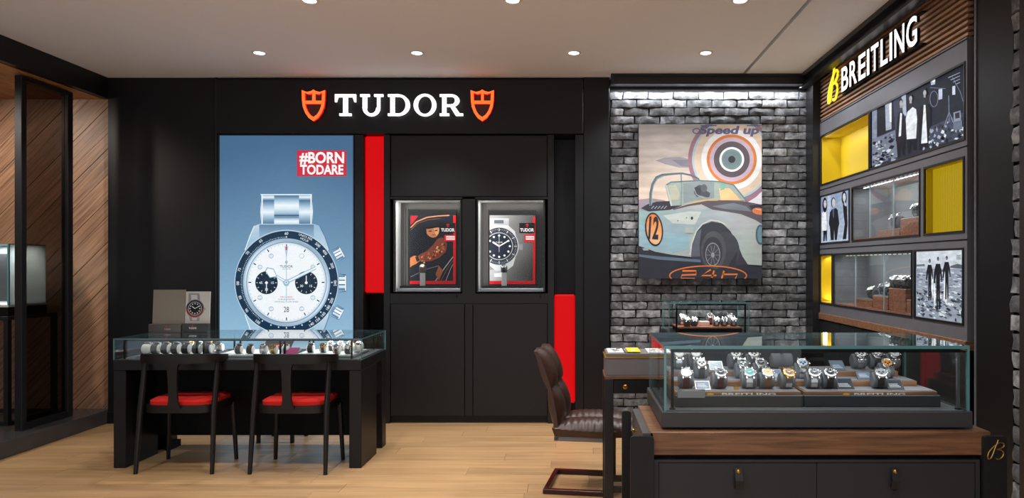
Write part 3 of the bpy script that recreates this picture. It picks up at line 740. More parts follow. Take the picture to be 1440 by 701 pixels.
def poster(x0, x1, y0, y1, lab, draw):
    # a print in a slim red-edged board, standing on the riser
    k = 1/SP; cx = ((x0+x1)/2-PX)*k; zb = H-(y1-PY)*k
    t = thing('display_card', lab, 'poster', (cx, YP, zb), 0)
    MB().box((x0-2-PX)*k, (x1+1-PX)*k, YP, YP+.012, H-(y1+.5-PY)*k, H-(y0-7-PY)*k, b=.002).build('board', DEEP, t)
    sh = Sheet(lambda px, py: ((px-(x0+x1)/2)*k, (y1-py)*k), clip=(x0, y0, x1, y1))
    draw(sh); sh.make('print', PRINT, t, (cx, YP-.0006, zb)); return t
def Q(cx, cy): return (530+cx/4.123, 260+cy/4.123)
def draw_driver(sh):
    P = lambda *a: [Q(*p) for p in a]
    sh.rect(576, 302, 641, 400, (20,24,34))
    sh.poly(P((195,180),(240,180),(215,215),(195,235)), (150,24,34))
    sh.line(P((195,250),(230,215),(290,190),(350,182),(420,178)), 1.6, (176,120,80)); sh.line(P((195,265),(235,225),(300,203),(370,196)), .8, (110,70,50))
    sh.poly(P((255,255),(285,240),(292,300),(330,310),(352,318),(360,345),(300,360),(250,400),(196,420),(196,330)), (14,17,26))
    sh.poly(P((286,255),(300,248),(352,243),(362,262),(358,285),(345,302),(325,308),(305,300),(290,285)), (178,112,72))
    sh.poly(P((328,250),(360,245),(362,265),(356,285),(346,296),(336,280)), (212,150,102)); sh.poly(P((300,268),(318,265),(318,272),(300,274)), (60,34,26)); sh.poly(P((335,264),(352,261),(352,268),(335,271)), (60,34,26), False)
    sh.poly(P((318,290),(342,288),(340,293),(320,295)), (120,60,48))
    sh.poly(P((268,250),(275,222),(300,205),(345,208),(362,225),(366,243),(330,246),(280,258)), (24,24,34)); sh.poly(P((280,247),(345,238),(372,246),(340,250),(290,258)), (12,12,18))
    sl = P((240,410),(290,385),(330,345),(350,315),(378,305),(400,320),(408,350),(400,390),(360,425),(310,445),(250,445))
    sh.poly(sl, (120,58,38)); rr = random.Random(3); sh.up()
    for _ in range(46):
        u, v = rr.random(), rr.random(); x = 255+u*135; y = 425-u*85+v*45-10
        sh.poly(P((x,y),(x+9,y-5),(x+12,y+3),(x+3,y+8)), rr.choice([(214,124,74),(222,150,100),(70,30,24),(170,80,50),(240,180,120)]), False)
    sh.poly(P((193,425),(215,412),(245,415),(252,440),(230,458),(205,470),(193,480)), (200,118,70)); sh.poly(P((222,418),(240,412),(250,440),(232,448)), (40,34,34))
    sh.poly(P((195,500),(300,455),(445,400),(445,560),(195,560)), (22,26,36))
    for a in (0, 1, 2): sh.line(P((340+a*30,558),(395+a*18,480),(442,418+a*22)), 1.3-.3*a, (176,160,150) if a != 1 else (90,80,80))
    sh.poly(P((340,520),(360,470),(385,500),(360,555)), (150,86,52)); sh.line(P((195,535),(290,490),(360,470)), .9, (120,110,112))
    sh.poly(P((443,178),(458,178),(458,578),(190,578),(190,558),(443,558)), (214,10,24))
    ghost_tudor(sh, *Q(368,222), *Q(456,280)); sh.rect(*Q(392,292), *Q(456,328), (222,20,34)); sh.rect(*Q(402,298), *Q(452,320), (238,226,228)); sh.text('BORN TO DARE', *Q(427,309), 1.6, (200,30,44), .02, width=11)
poster(576, 641, 302, 400, 'dark red-edged poster of a driver in a cap, left cabinet window', draw_driver)
def draw_diver(sh):
    P = lambda *a: [Q(*p) for p in a]
    sh.rect(688.5, 303, 753, 400, lambda x, y: tuple(150-80*max(0, (x-700)/53.)+20*math.sin(y*.06) for _ in range(3)), nx=8, ny=8)
    sh.poly(P((655,195),(765,195),(765,235),(655,235)), (170,172,176)); sh.poly(P((680,205),(735,205),(735,225),(680,225)), (90,92,96))
    sh.poly(P((655,495),(750,480),(750,558),(655,558)), (176,178,182)); sh.poly(P((680,515),(728,510),(728,535),(680,535)), (232,232,235))
    sh.poly(P((760,235),(800,270),(820,360),(790,470),(750,500),(690,500),(655,470),(655,235)), (206,208,212))
    sh.poly(P((818,345),(845,345),(845,378),(818,378)), (150,152,156))
    c = Q(709, 357)
    sh.ell(*c, 27.5, 27.5, (200,203,208)); sh.ell(*c, 26.2, 26.2, (52,56,66)); sh.ell(*c, 19.5, 19.5, (180,184,190)); sh.ell(*c, 18.4, 18.4, (26,32,48)); sh.up()
    for i in range(60):
        a = 2*PI*i/60; r0, r1 = (21.2, 25) if i % 5 == 0 else (22.8, 24.4)
        sh.line([(c[0]+r0*math.sin(a), c[1]-r0*math.cos(a)), (c[0]+r1*math.sin(a), c[1]-r1*math.cos(a))], 1.1 if i % 5 == 0 else .35, (214,216,220), False)
    for i in range(12):
        a = 2*PI*i/12; sh.ell(c[0]+15*math.sin(a), c[1]-15*math.cos(a), 1.5, 1.5, (240,242,244), False, 12)
    sh.text('TUDOR', c[0], c[1]-5.5, 1.9, (210,214,220), .01); sh.line([c, (c[0]-9, c[1]-6)], 2.2, (236,238,242)); sh.line([c, (c[0]+13.5, c[1]-8)], 1.6, (236,238,242), False); sh.line([(c[0], c[1]+8), (c[0], c[1]-16)], .5, (220,222,226), False); sh.ell(*c, 1.4, 1.4, (220,222,226), False, 12)
    sh.poly(P((905,185),(918,185),(918,578),(652,578),(652,558),(905,558)), (214,10,24))
    ghost_tudor(sh, *Q(826,222), *Q(916,280)); sh.rect(*Q(855,290), *Q(916,332), (222,20,34)); sh.rect(*Q(863,298), *Q(912,320), (238,226,228)); sh.text('BORN TO DARE', *Q(887,309), 1.6, (200,30,44), .02, width=11)
poster(688.5, 753, 303, 400, 'poster of a black dive watch with a red edge in the right cabinet window', draw_diver)

# red light panels and dark recesses either side of the cabinet
struct(MB().box(bx(499), bx(511), YB-.006, 6.2, 0, bz(190)).build('trim_16', CAB))
rc = MB(); rc.box(bx(511), bx(540), YB+.2, 6.2, 0, bz(190)); struct(rc.build('trim_17', DEEP))
tag(MB().box(bx(511.5), bx(539.5), YB+.03, YB+.10, bz(412.5), bz(190.5), b=.012).build('red_panel', REDLIT), 'tall red lit panel between the blue watch poster and the black cabinet', 'light panel', 'red lit panels')
rc = MB(); rc.box(bx(779), bx(809), YB+.22, 6.2, 0, bz(190)); rc.box(bx(809), bx(820.5), YB-.006, 6.2, 0, bz(190)); rc.box(bx(779), bx(809), YB, 6.0, 0, bz(590)); struct(rc.build('trim_18', BLACK))
tag(MB().box(bx(779.3), bx(808.7), YB+.02, YB+.10, bz(568), bz(415), b=.012).build('red_panel', REDLIT), 'short red lit panel low down right of the black cabinet, behind the leather chair', 'light panel', 'red lit panels')

# ================================================================== PAINTING ON THE BRICKS
YPt = 5.86; kP = YPt/F
PC = ((984.5-PX)*kP, YPt, H-(392-PY)*kP)
t = thing('painting', 'large canvas of a pale blue racing car and target rings on the grey brick wall', 'painting', PC)
MB().box((898-PX)*kP, (1071.5-PX)*kP, YPt+.001, YPt+.04, PC[2], H-(174.5-PY)*kP, b=.002).build('stretched_canvas', mat('canvas_edge', rgb(52,52,58), .8), t)
MB().box((930-PX)*kP, (1040-PX)*kP, YPt+.04, WY-.01, PC[2]+.3, H-(190-PY)*kP).build('hanging_batten', DEEP, t)
sh = Sheet(lambda px, py: ((px-984.5)*kP, (392-py)*kP), clip=(898.3, 175, 1071.2, 392))
def skyc(x, y):
    k = max(0, min(1, (y-175)/110.)); a = (176,170,168); b = (222,202,184); w = 8*math.sin(y*.35+x*.03)+5*math.sin(y*.9)
    return tuple(a[i]+(b[i]-a[i])*k+w for i in range(3))
sh.rect(898.3, 175, 1071.2, 300, skyc, nx=10, ny=30)
sh.poly([(922,226),(935,222),(955,221),(970,224),(970,236),(955,236),(935,231)], (150,146,154)); sh.poly([(945,225),(970,225),(970,235),(958,234)], (128,124,138))
A1 = lambda cx, cy: (890+cx/5.61, 165+cy/5.608)
B1 = lambda cx, cy: (890+cx/5.395, 270+cy/5.392)
def pa(f, *ps): return [f(*p) for p in ps]
rc_ = (1029, 224.4)
for r_, c_ in ((61.5,(150,112,122)),(55.8,(158,190,204)),(53,(210,190,170)),(42.8,(226,226,228)),(35.2,(202,116,52)),(31.2,(188,164,178)),(25.3,(86,78,84)),(17.4,(232,232,232)),(14.4,(116,134,138)),(12.0,(108,128,132)),(5.0,(48,48,54))):
    sh.ell(rc_[0], rc_[1], r_, r_, c_, n=64)
sh.poly([(1040,287),(1055,282),(1071.2,268),(1071.2,292),(1045,292)], (214,214,220)); sh.line([(1048,284),(1062,275),(1071.2,266)], 5, (150,112,130))
sh.text('Speed up', 1026, 183, 10.5, (98,96,132), .04, width=84, shear=.25); sh.ring(979.5, 184.5, 5, 3.5, 1.5, (98,96,132)); sh.rect(985, 176.2, 1008, 177.6, (98,96,132)); sh.rect(1050, 176.2, 1071, 177.6, (98,96,132), False)
# horizon, cockpit, roll bar
sh.poly([(898.3,281),(915,279),(935,282),(945,292),(898.3,300)], (150,140,152))
sh.poly(pa(B1,(60,125),(110,95),(180,75),(270,70),(370,72),(370,110),(290,140),(120,150)), (52,50,60))
sh.line(pa(A1,(138,700),(140,600),(155,530),(185,475),(230,455),(300,448),(385,442),(450,455),(500,475),(525,492)), [3.6,3.6,3.6,3.4,3,2.6,2.4,2.2,2,1.6], (88,108,118))
sh.line(pa(A1,(148,690),(150,600),(165,535),(195,485),(240,465)), 1.0, (150,168,174))
for i in range(5): sh.line(pa(B1,(140+i*24,128),(160+i*24,108)), 1.1, (140,160,172), i == 0)
# windscreen
sh.poly(pa(A1,(260,530),(300,512),(520,500),(680,508),(790,535),(890,660),(700,655),(520,665),(400,695),(300,700)), (150,162,156))
sh.poly(pa(A1,(540,510),(640,515),(640,640),(480,660),(400,680),(395,520)), (128,140,142)); sh.poly(pa(A1,(680,560),(760,560),(820,620),(850,655),(690,655)), (222,184,132)); sh.poly(pa(A1,(690,520),(740,520),(720,570),(690,580)), (120,166,150))
sh.poly(pa(A1,(280,540),(340,535),(370,600),(360,650),(300,655)), (176,178,160)); sh.poly(pa(A1,(480,560),(520,535),(560,540),(580,580),(610,600),(600,640),(540,620),(500,630)), (70,76,82)); sh.ell(*A1(510,585), 5, 6.5, (60,64,72)); sh.ell(*A1(560,560), 4.5, 5.5, (86,92,96)); sh.line(pa(A1,(480,560),(500,610),(560,640),(610,635)), 1.2, (150,158,156))
sh.poly(pa(A1,(410,690),(480,668),(560,650),(700,650),(640,665),(500,690)), (206,164,96))
sh.line(pa(A1,(262,535),(300,513),(520,500),(680,508),(795,535),(893,660)), 1.7, (96,118,124)); sh.line(pa(A1,(262,535),(285,620),(305,700)), 2.6, (176,190,190), False); sh.line(pa(A1,(380,450),(385,560),(378,695)), 1.8, (120,140,146), False)
# bonnet and body
sh.poly(pa(B1,(45,140),(120,150),(280,138),(400,95),(560,68),(720,70),(860,75),(985,100),(985,560),(855,550),(825,500),(520,540),(440,495),(300,478),(170,455),(45,415)), lambda x, y: (156+18*math.sin(x*.06+1), 176+10*math.sin(x*.05+y*.05), 178+8*math.sin(y*.06)))
sh.poly(pa(B1,(300,130),(420,95),(560,68),(720,68),(860,75),(985,100),(985,250),(930,215),(820,170),(700,150),(600,135),(520,95),(420,110),(310,138)), (86,80,88))
sh.poly(pa(B1,(600,110),(760,85),(860,110),(900,150),(700,130)), (112,118,128))
sh.poly(pa(B1,(880,105),(985,95),(985,140),(900,135)), (44,46,62)); sh.ell(*B1(955,148), 9.5, 4.8, (206,120,78), rot=.15); sh.line(pa(B1,(930,130),(970,138)), .9, (240,190,150))
sh.poly(pa(B1,(45,250),(200,300),(420,330),(430,430),(300,470),(170,448),(45,410)), lambda x, y: (150+10*math.sin(x*.2), 178, 190)); sh.poly(pa(B1,(230,180),(420,150),(520,150),(470,250),(300,240)), (186,196,190))
# wheel arch, tyre
sh.poly(pa(B1,(440,495),(450,400),(485,300),(530,250),(600,225),(680,240),(740,300),(790,390),(830,490),(870,550),(640,660),(520,660)), (58,60,70))
sh.line(pa(B1,(432,480),(445,390),(480,300),(525,245),(590,215),(650,222),(700,250)), 1.4, (206,206,190))
sh.poly(pa(B1,(440,495),(452,405),(490,300),(520,280),(505,400),(510,490)), (92,98,110))
sh.ell(*B1(700,450), 20, 27, (68,70,78)); sh.ell(*B1(610,445), 17.5, 27, (82,84,90)); sh.ell(*B1(605,455), 13.8, 21, (60,62,70)); sh.ell(*B1(605,475), 10.4, 16.5, (150,154,158)); sh.ell(*B1(605,475), 9.4, 15.2, (70,72,80)); sh.up()
for i in range(10):
    a = 2*PI*i/10; p = B1(605,480); sh.line([p, (p[0]+9*math.cos(a), p[1]+14*math.sin(a))], .6, (140,144,150), False)
sh.ell(*B1(605,480), 2.4, 3.4, (160,164,168))
sh.ell(*B1(965,325), 6.5, 14, (70,96,110)); sh.ell(*B1(968,325), 4.6, 11.5, (104,134,146))
# ground, sill
sh.poly(pa(B1,(45,410),(170,455),(320,482),(520,540),(560,600),(850,545),(985,580),(985,660),(45,660)), (46,48,60))
sh.poly(pa(B1,(45,475),(200,490),(510,515),(515,535),(200,515),(45,492)), (96,116,134)); sh.poly(pa(B1,(70,430),(110,425),(120,445),(80,445)), (150,168,176))
sh.poly(pa(B1,(520,560),(560,620),(680,650),(780,600),(790,450),(700,600)), (52,54,64))
# number roundel
sh.ell(*B1(160,285), 12.6, 23.8, (34,38,52), rot=-.12); sh.ell(*B1(160,285), 10.6, 21.4, lambda x, y: (220+.5*(y-322), 150+1.6*(y-322), 92+2*(y-322)), rot=-.12)
sh.text('12', *B1(158,275), 29, (34,38,52), .035, width=14, rot=.06)
sh.ell(*B1(447,200), 1.7, 2.1, (44,50,58)); sh.ell(*B1(405,198), .8, .8, (70,80,86), False, 10); sh.ell(*B1(340,220), .9, .9, (90,104,110), False, 10); sh.rect(*B1(395,270), *B1(460,315), (164,176,172))
# 24h badge
sh.ring(995.5, 388, 54, 13.6, 1.7, (224,124,58)); OR = (224,124,58)
sh.line(pa(B1,(375,600),(478,600),(478,628),(372,632),(360,658),(470,660)), 2.4, OR); sh.line(pa(B1,(590,590),(520,635),(632,635)), 2.4, OR, False); sh.line(pa(B1,(615,598),(598,650)), 2.4, OR, False); sh.line(pa(B1,(690,598),(672,660)), 2.4, OR, False); sh.line(pa(B1,(680,626),(792,626),(775,660)), 2.4, OR, False)
sh.make('print', PAINTING, t, (PC[0], YPt, PC[2]))

# ================================================================== DISPLAY WALL ON THE RIGHT
YN, YF = cy_(1360), cy_(1152.8)     # near and far ends, about 3.6 and 5.75
t = thing('display_wall', 'tall steel display wall with lit photographs, yellow niches and glass cases', 'display wall', (XR, (YN+YF)/2, 0))
DW = t
rowz = [(2.045, 2.44), (1.555, 1.937), (1.058, 1.45)]
cells = {0: [(1155,1222,'yellow'),(1225,1356,'photo1')], 1: [(1153.5,1194,'photo2'),(1199,1293,'case'),(1301,1355,'ribbed')], 2: [(1154,1170,'yellow2'),(1173,1282,'case'),(1287,1354,'photo3')]}
g = MB(); XB = 2.36
for za, zb in ((2.44, 2.578), (1.937, 2.045), (1.45, 1.555), (.968, 1.058)): g.box(XR, XB, YN, YF, za, zb)
for r_, (za, zb) in enumerate(rowz):
    ys = [(YN, YN)]+sorted([(cy_(b), cy_(a)) for a, b, _ in cells[r_]])+[(YF, YF)]
    for i in range(len(ys)-1):
        if ys[i+1][0]-ys[i][1] > .001: g.box(XR, XB, ys[i][1], ys[i+1][0], za, zb)
g.box(XB-.012, XB, YN, YF, .06, 2.95)
g.build('frame', GREYSTEEL, t)
# thin shadow-line trims round each opening
for r_, (za, zb) in enumerate(rowz):
    for a, b, kind in cells[r_]:
        y1, y0 = cy_(a), cy_(b); m_ = MB(); w = .012; x0 = XR-.006
        m_.box(x0, XR+.004, y0-w, y0, za-w, zb+w); m_.box(x0, XR+.004, y1, y1+w, za-w, zb+w); m_.box(x0, XR+.004, y0, y1, zb, zb+w); m_.box(x0, XR+.004, y0, y1, za-w, za)
        m_.build('opening_trim', STEELBLK, t)
ln = MB()
for z in (2.565, 2.0, 1.505): ln.box(XR-.003, XR+.002, YN, YF, z-.003, z+.003)
ln.build('groove_line', DEEP, t)
MB().box(XR-.012, XB, YN, YF, .916, .968, b=.003).build('walnut_ledge', WALNUT, t)
for i in range(5):
    a = YN+(YF-YN)*i/5; MB().box(XR, XR+.02, a+.003, a+(YF-YN)/5-.003, .08, .91, b=.002).build('lower_door', CAB, t)
MB().box(XR+.02, XB, YN, YF, .0, .916).build('lower_carcass', DEEP, t)
# slatted fascia
sb = MB().box(XR+.035, XB, YN, YF, 2.578, 2.95).build('fascia_back', mat('slat_backing', rgb(40,26,20), .6), t)
NS = 11
for i in range(NS):
    z = 2.586+i*.0325; MB().box(XR+.003, XR+.035, YN, YF, z, z+.016, b=.0015).build('slat', SLATW, t)
# niches
for r_, (za, zb) in enumerate(rowz):
    for a, b, kind in cells[r_]:
        y1, y0 = cy_(a), cy_(b)
        if kind.startswith('yellow'):
            m_ = MB(); xd = XR+.16
            m_.box(xd, xd+.01, y0, y1, za, zb); m_.box(XR+.004, xd, y0, y0+.006, za, zb); m_.box(XR+.004, xd, y1-.006, y1, za, zb); m_.box(XR+.004, xd, y0, y1, zb-.006, zb); m_.box(XR+.004, xd, y0, y1, za, za+.006)
            m_.build('yellow_niche', YELLOW, t)
            area((XR+.06, (y0+y1)/2, zb-.015), (y1-y0)*.9, .05, 1.1 if kind == 'yellow' else .3, (.35,0,-1), (1,.97,.85), 'niche_lamp')
            area((XR+.03, y1-.02, (za+zb)/2), .04, (zb-za)*.8, .3, (.3,-1,0), (1,.97,.85), 'niche_lamp')
            if kind == 'yellow2': area((XR+.06, (y0+y1)/2, za+.015), (y1-y0)*.9, .05, .4, (.35,0,1), (1,.97,.85), 'niche_lamp')
        elif kind == 'ribbed':
            m_ = MB(); m_.box(XR+.05, XR+.06, y0, y1, za, zb); m_.build('ribbed_acrylic', YELLIT, t)
            m_ = MB(); n_ = 22
            for i in range(n_): yy = y0+(y1-y0)*(i+.5)/n_; m_.box(XR+.042, XR+.05, yy-.0042, yy+.0042, za, zb, b=.002)
            m_.build('rib', mat('yellow_rib', rgb(176,148,6), .35, emit=.80, basek=.1), t, 'stuff')
            m_ = MB(); m_.box(XR+.004, XR+.05, y1-.004, y1, za, zb); m_.box(XR+.004, XR+.05, y0, y1, zb-.004, zb); m_.build('yellow_reveal', YELLOW, t)
        elif kind == 'case':
            m_ = MB(); xd = XR+.26
            m_.box(xd, xd+.008, y0, y1, za, zb); m_.box(XR+.01, xd, y0, y0+.005, za, zb); m_.box(XR+.01, xd, y1-.005, y1, za, zb); m_.box(XR+.01, xd, y0, y1, zb-.005, zb)
            m_.build('case_lining', mat('slate_lining', rgb(120,124,130), .7, var=.1, scale=6), t)
            MB().box(XR+.01, xd, y0, y1, za, za+.008).build('case_shelf', WALNUTB, t)
            jt = [y1-(y1-y0)*f for f in ((.30,.66) if r_ == 1 else (.33,.70))]; ed = [y0]+sorted(jt)+[y1]
            for i in range(3): MB().box(XR-.001, XR+.005, ed[i]+.0015, ed[i+1]-.0015, za+.006, zb-.004).build('glass_pane', GLASS, t)
            for yy in jt: MB().box(XR-.003, XR+.006, yy-.0025, yy+.0025, za+.006, zb-.004).build('pane_joint', mat('pane_edge_light', rgb(150,168,174), .2), t)
            m_ = MB(); 
            for i in range(16): yy = y0+(y1-y0)*.85*i/15.; m_.box(XR+.03, XR+.04, yy, yy+.028, zb-.012, zb-.006)
            m_.build('led_strip', LEDLIT if r_ == 1 else mat('led_dim', (1,1,1), .4, emit=.5), t, 'stuff')
            area((XR+.05, (y0+y1)/2, zb-.018), (y1-y0)*.85, .02, 2.2, (.5,0,-1), nm='case_lamp')
# backlit photographs
def cab_sheet(x0, x1, za, zb):
    ya, yb = cy_(x0), cy_(x1); ym = (ya+yb)/2
    def fn(px, py): return (ym-cy_(px), cz_(px, py)-za)
    sh = Sheet(fn); sh.ym = ym
    def inv(u, v):         # u,v in 0..1 of the photograph -> pixel
        Y = ya+(yb-ya)*u; px = PX+F*XR/Y; z = zb+(za-zb)*v; return px, PY+(H-z)*F/Y
    sh.inv = inv
    def full(c, nx=10, ny=6):
        sh.up()
        for i in range(nx):
            for j in range(ny):
                ps = [inv(i/nx, j/ny), inv((i+1)/nx, j/ny), inv((i+1)/nx, (j+1)/ny), inv(i/nx, (j+1)/ny)]
                uv = [(i/nx, j/ny), ((i+1)/nx, j/ny), ((i+1)/nx, (j+1)/ny), (i/nx, (j+1)/ny)]
                cols = [rgb(*c(*q)) for q in uv]; sh.mb.add([sh.P(p) for p in ps], [(0,1,2,3)], 0, cols)
    sh.full = full
    return sh
def finish_photo(sh, za, nm, parent):
    o = sh.make(nm, LITPHOTO, parent, (XR+.006, sh.ym, za), -PI/2); return o
def blotch(sh, rr, n, u0, u1, v0, v1, w, h, cols):
    sh.up()
    for _ in range(n):
        u = rr.uniform(u0, u1); v = rr.uniform(v0, v1); a = w*rr.uniform(.4, 1.3); b = h*rr.uniform(.4, 1.3); c = rr.choice(cols)
        q = [(u-a, v+rr.uniform(-.3,.3)*b), (u-a*.3, v-b), (u+a, v+rr.uniform(-.4,.2)*b), (u+a*.3, v+b)]
        sh.poly([sh.inv(max(.002, min(.998, x)), max(.004, min(.996, y))) for x, y in q], c, False)
rr = random.Random(11)
za, zb = rowz[0]
sh = cab_sheet(1225.5, 1355.5, za, zb)
sh.full(lambda u, v: (26+18*v, 30+18*v, 42+20*v))
PQ = lambda *ps: [(1215+x/4.127, 75+y/4.127) for x, y in ps]
sh.poly(PQ((42,335),(70,322),(70,490),(42,500)), (140,150,170)); sh.poly(PQ((75,325),(115,305),(120,460),(75,480)), (22,24,34)); sh.poly(PQ((118,300),(150,285),(155,440),(122,450)), (176,186,204)); sh.poly(PQ((140,300),(155,285),(155,400),(145,400)), (240,244,250))
sh.poly(PQ((42,500),(190,440),(195,600),(42,655)), (120,128,146))
blotch(sh, rr, 60, .01, .28, .55, .98, .03, .03, [(220,226,236),(40,44,58),(160,168,186),(24,26,36)])
sh.poly(PQ((165,275),(240,240),(245,470),(180,500)), (60,66,84)); sh.poly(PQ((212,250),(238,236),(242,360),(224,370)), (178,186,206))
sh.poly(PQ((375,430),(578,340),(578,490),(375,545)), (70,76,94)); blotch(sh, rr, 70, .60, .99, .70, .97, .016, .035, [(226,232,240),(50,54,70),(170,178,196),(28,30,40)])
sh.poly(PQ((378,140),(410,125),(408,180),(385,185)), (180,190,214)); sh.ell(*PQ((398,155))[0], 2.6, 3.2, (250,252,255), n=16); sh.poly(PQ((428,210),(450,205),(450,265),(428,270)), (200,208,226)); sh.poly(PQ((508,192),(525,188),(525,240),(508,242)), (216,222,236)); sh.line(PQ((380,200),(470,205)), .8, (120,128,150)); sh.ring(*PQ((402,265))[0], 5.5, 11, 1.2, (110,118,140)); sh.line(PQ((488,245),(490,400)), 1.2, (120,128,150)); sh.line(PQ((490,340),(460,430)), .8, (150,158,176), False); sh.line(PQ((490,340),(520,420)), .8, (150,158,176), False)
for q in range(4): sh.line(PQ((485+14*q,142+13*q),(553,112+19*q)), .9, (170,178,196), q == 0)
sh.line(PQ((510,140),(555,225),(575,290)), .9, (120,128,150)); sh.poly(PQ((515,345),(556,332),(560,395),(520,400)), (150,158,178)); sh.poly(PQ((524,350),(550,342),(552,375),(526,380)), (50,54,70)); sh.poly(PQ((515,400),(565,388),(568,440),(515,448)), (110,118,136))
def man(body, head, shirt, legs, face=(176,172,176)):
    sh.poly(PQ(*legs), (18,18,26)); sh.poly(PQ(*body[1]), body[0])
    if shirt: sh.poly(PQ(*shirt), (238,242,248))
    h = PQ(head)[0]; sh.ell(h[0], h[1]-1.2, 2.7, 5.0, (22,22,28), n=20); sh.ell(h[0]+.2, h[1]+.6, 2.2, 4.2, face, n=20); sh.poly([(h[0]-1.2, h[1]+3.5),(h[0]+1.4, h[1]+3.5),(h[0]+1.6, h[1]+7),(h[0]-1.4, h[1]+7)], face, False)
man(((26,26,36),[(198,345),(188,400),(182,510),(200,520),(236,505),(238,440),(232,360),(215,335)]),(212,288),[(208,345),(218,350),(212,480),(198,485)],[(185,500),(236,490),(232,590),(222,592),(212,540),(205,605),(192,605)])
man(((236,240,246),[(250,340),(240,380),(246,500),(300,495),(306,380),(300,325),(280,312)]),(268,262),None,[(248,500),(300,490),(302,560),(286,565),(276,520),(266,580),(252,582)])
man(((20,20,28),[(325,310),(315,370),(320,520),(372,520),(384,400),(384,320),(362,290)]),(350,228),[(345,300),(355,300),(366,520),(330,525)],[(318,510),(372,515),(372,545),(352,552),(345,530),(338,560),(320,562)])
finish_photo(sh, za, 'photo_of_three_men_in_an_alley', DW)
za, zb = rowz[1]
sh = cab_sheet(1154, 1193.5, za, zb)
sh.full(lambda u, v: (150+28*v, 166+26*v, 192+20*v))
PQ = lambda *ps: [(1140+x/7.0125, 255+y/7.0125) for x, y in ps]
sh.poly(PQ((85,165),(110,155),(110,300),(85,320)), (120,138,168)); sh.poly(PQ((160,150),(190,140),(185,590),(160,595)), (190,202,222))
# woman in white, man in black, woman in black dress
sh.poly(PQ((118,485),(155,480),(152,590),(142,592),(136,520),(132,592),(118,594)), (20,20,26)); sh.poly(PQ((108,310),(104,400),(106,490),(150,488),(152,400),(142,300)), (238,240,246)); sh.ell(*PQ((133,235))[0], 3.2, 10.5, (22,20,26), n=20); sh.ell(*PQ((136,225))[0], 2.0, 5.5, (198,196,202), n=20)
sh.poly(PQ((195,285),(180,420),(192,582),(222,582),(225,480),(232,582),(252,580),(268,440),(250,265),(222,270)), (24,24,32)); sh.poly(PQ((212,270),(226,272),(220,370),(210,330)), (90,96,130)); sh.ell(*PQ((218,210))[0], 3.2, 7.2, (40,40,48), n=20); sh.ell(*PQ((221,214))[0], 2.5, 6.2, (200,200,208), n=20); sh.line(PQ((190,300),(178,420),(195,470)), 1.5, (24,24,32)); sh.line(PQ((255,280),(272,420),(258,470)), 1.5, (24,24,32), False)
sh.poly(PQ((312,230),(318,320),(330,420),(310,575),(345,572),(358,420),(352,260),(345,240)), (18,18,24)); sh.ell(*PQ((325,165))[0], 3.6, 9.5, (22,20,26), n=20); sh.ell(*PQ((326,160))[0], 2.2, 6, (214,214,222), n=20); sh.poly(PQ((328,190),(345,240),(335,250),(322,210)), (206,206,214))
finish_photo(sh, za, 'photo_of_a_trio_in_black_and_white', DW)
za, zb = rowz[2]
sh = cab_sheet(1287.5, 1353.5, za, zb)
sh.full(lambda u, v: (214-40*v, 222-38*v, 230-34*v))
PQ = lambda *ps: [(1250+x/3.895, 320+y/3.895) for x, y in ps]
sh.poly(PQ((141,205),(190,200),(192,213),(141,215)), (110,118,130)); sh.poly(PQ((330,212),(370,200),(403,208),(403,228),(330,222)), (90,98,110)); sh.poly(PQ((141,225),(403,228),(403,525),(141,500)), (150,160,174))
blotch(sh, rr, 150, .01, .99, .27, .62, .05, .012, [(206,214,222),(96,104,118),(170,180,192)])
blotch(sh, rr, 190, .01, .99, .60, .985, .045, .022, [(226,232,238),(52,58,70),(150,158,170),(84,92,106),(40,44,54)])
def surfer(cx, top, bot, w, board=None):
    hh = (bot-top); 
    if board: sh.poly(PQ(*board), (236,240,244))
    sh.poly(PQ((cx-w*.55, top+hh*.17),(cx-w, top+hh*.32),(cx-w*1.15, top+hh*.52),(cx-w*.8, top+hh*.52),(cx-w*.5, top+hh*.36),(cx-w*.45, top+hh*.55),(cx-w*.45, bot),(cx-w*.05, bot),(cx, top+hh*.62),(cx+w*.15, bot),(cx+w*.5, bot-hh*.02),(cx+w*.45, top+hh*.5),(cx+w*.5, top+hh*.34),(cx+w*.85, top+hh*.5),(cx+w*1.05, top+hh*.5),(cx+w*.9, top+hh*.3),(cx+w*.5, top+hh*.17)), (26,28,36))
    h = PQ((cx, top+hh*.08))[0]; sh.ell(h[0], h[1], 1.5, 2.9, (44,44,50), n=16); sh.ell(h[0], h[1]+.7, 1.1, 1.8, (120,118,120), n=14)
surfer(219, 165, 402, 18, [(232,250),(240,290),(236,390),(226,340)])
surfer(265, 148, 452, 22, [(244,260),(252,380),(246,450),(240,380)]); surfer(313, 148, 395, 20, [(300,230),(318,320),(312,420),(294,400)])
for i in range(4): sh.line(PQ((366,153+7*i),(390,153+7*i)), .7, (60,66,76), i == 0)
sh.poly(PQ((392,455),(405,455),(405,500),(392,495)), (24,26,32))
finish_photo(sh, za, 'photo_of_three_surfers', DW)
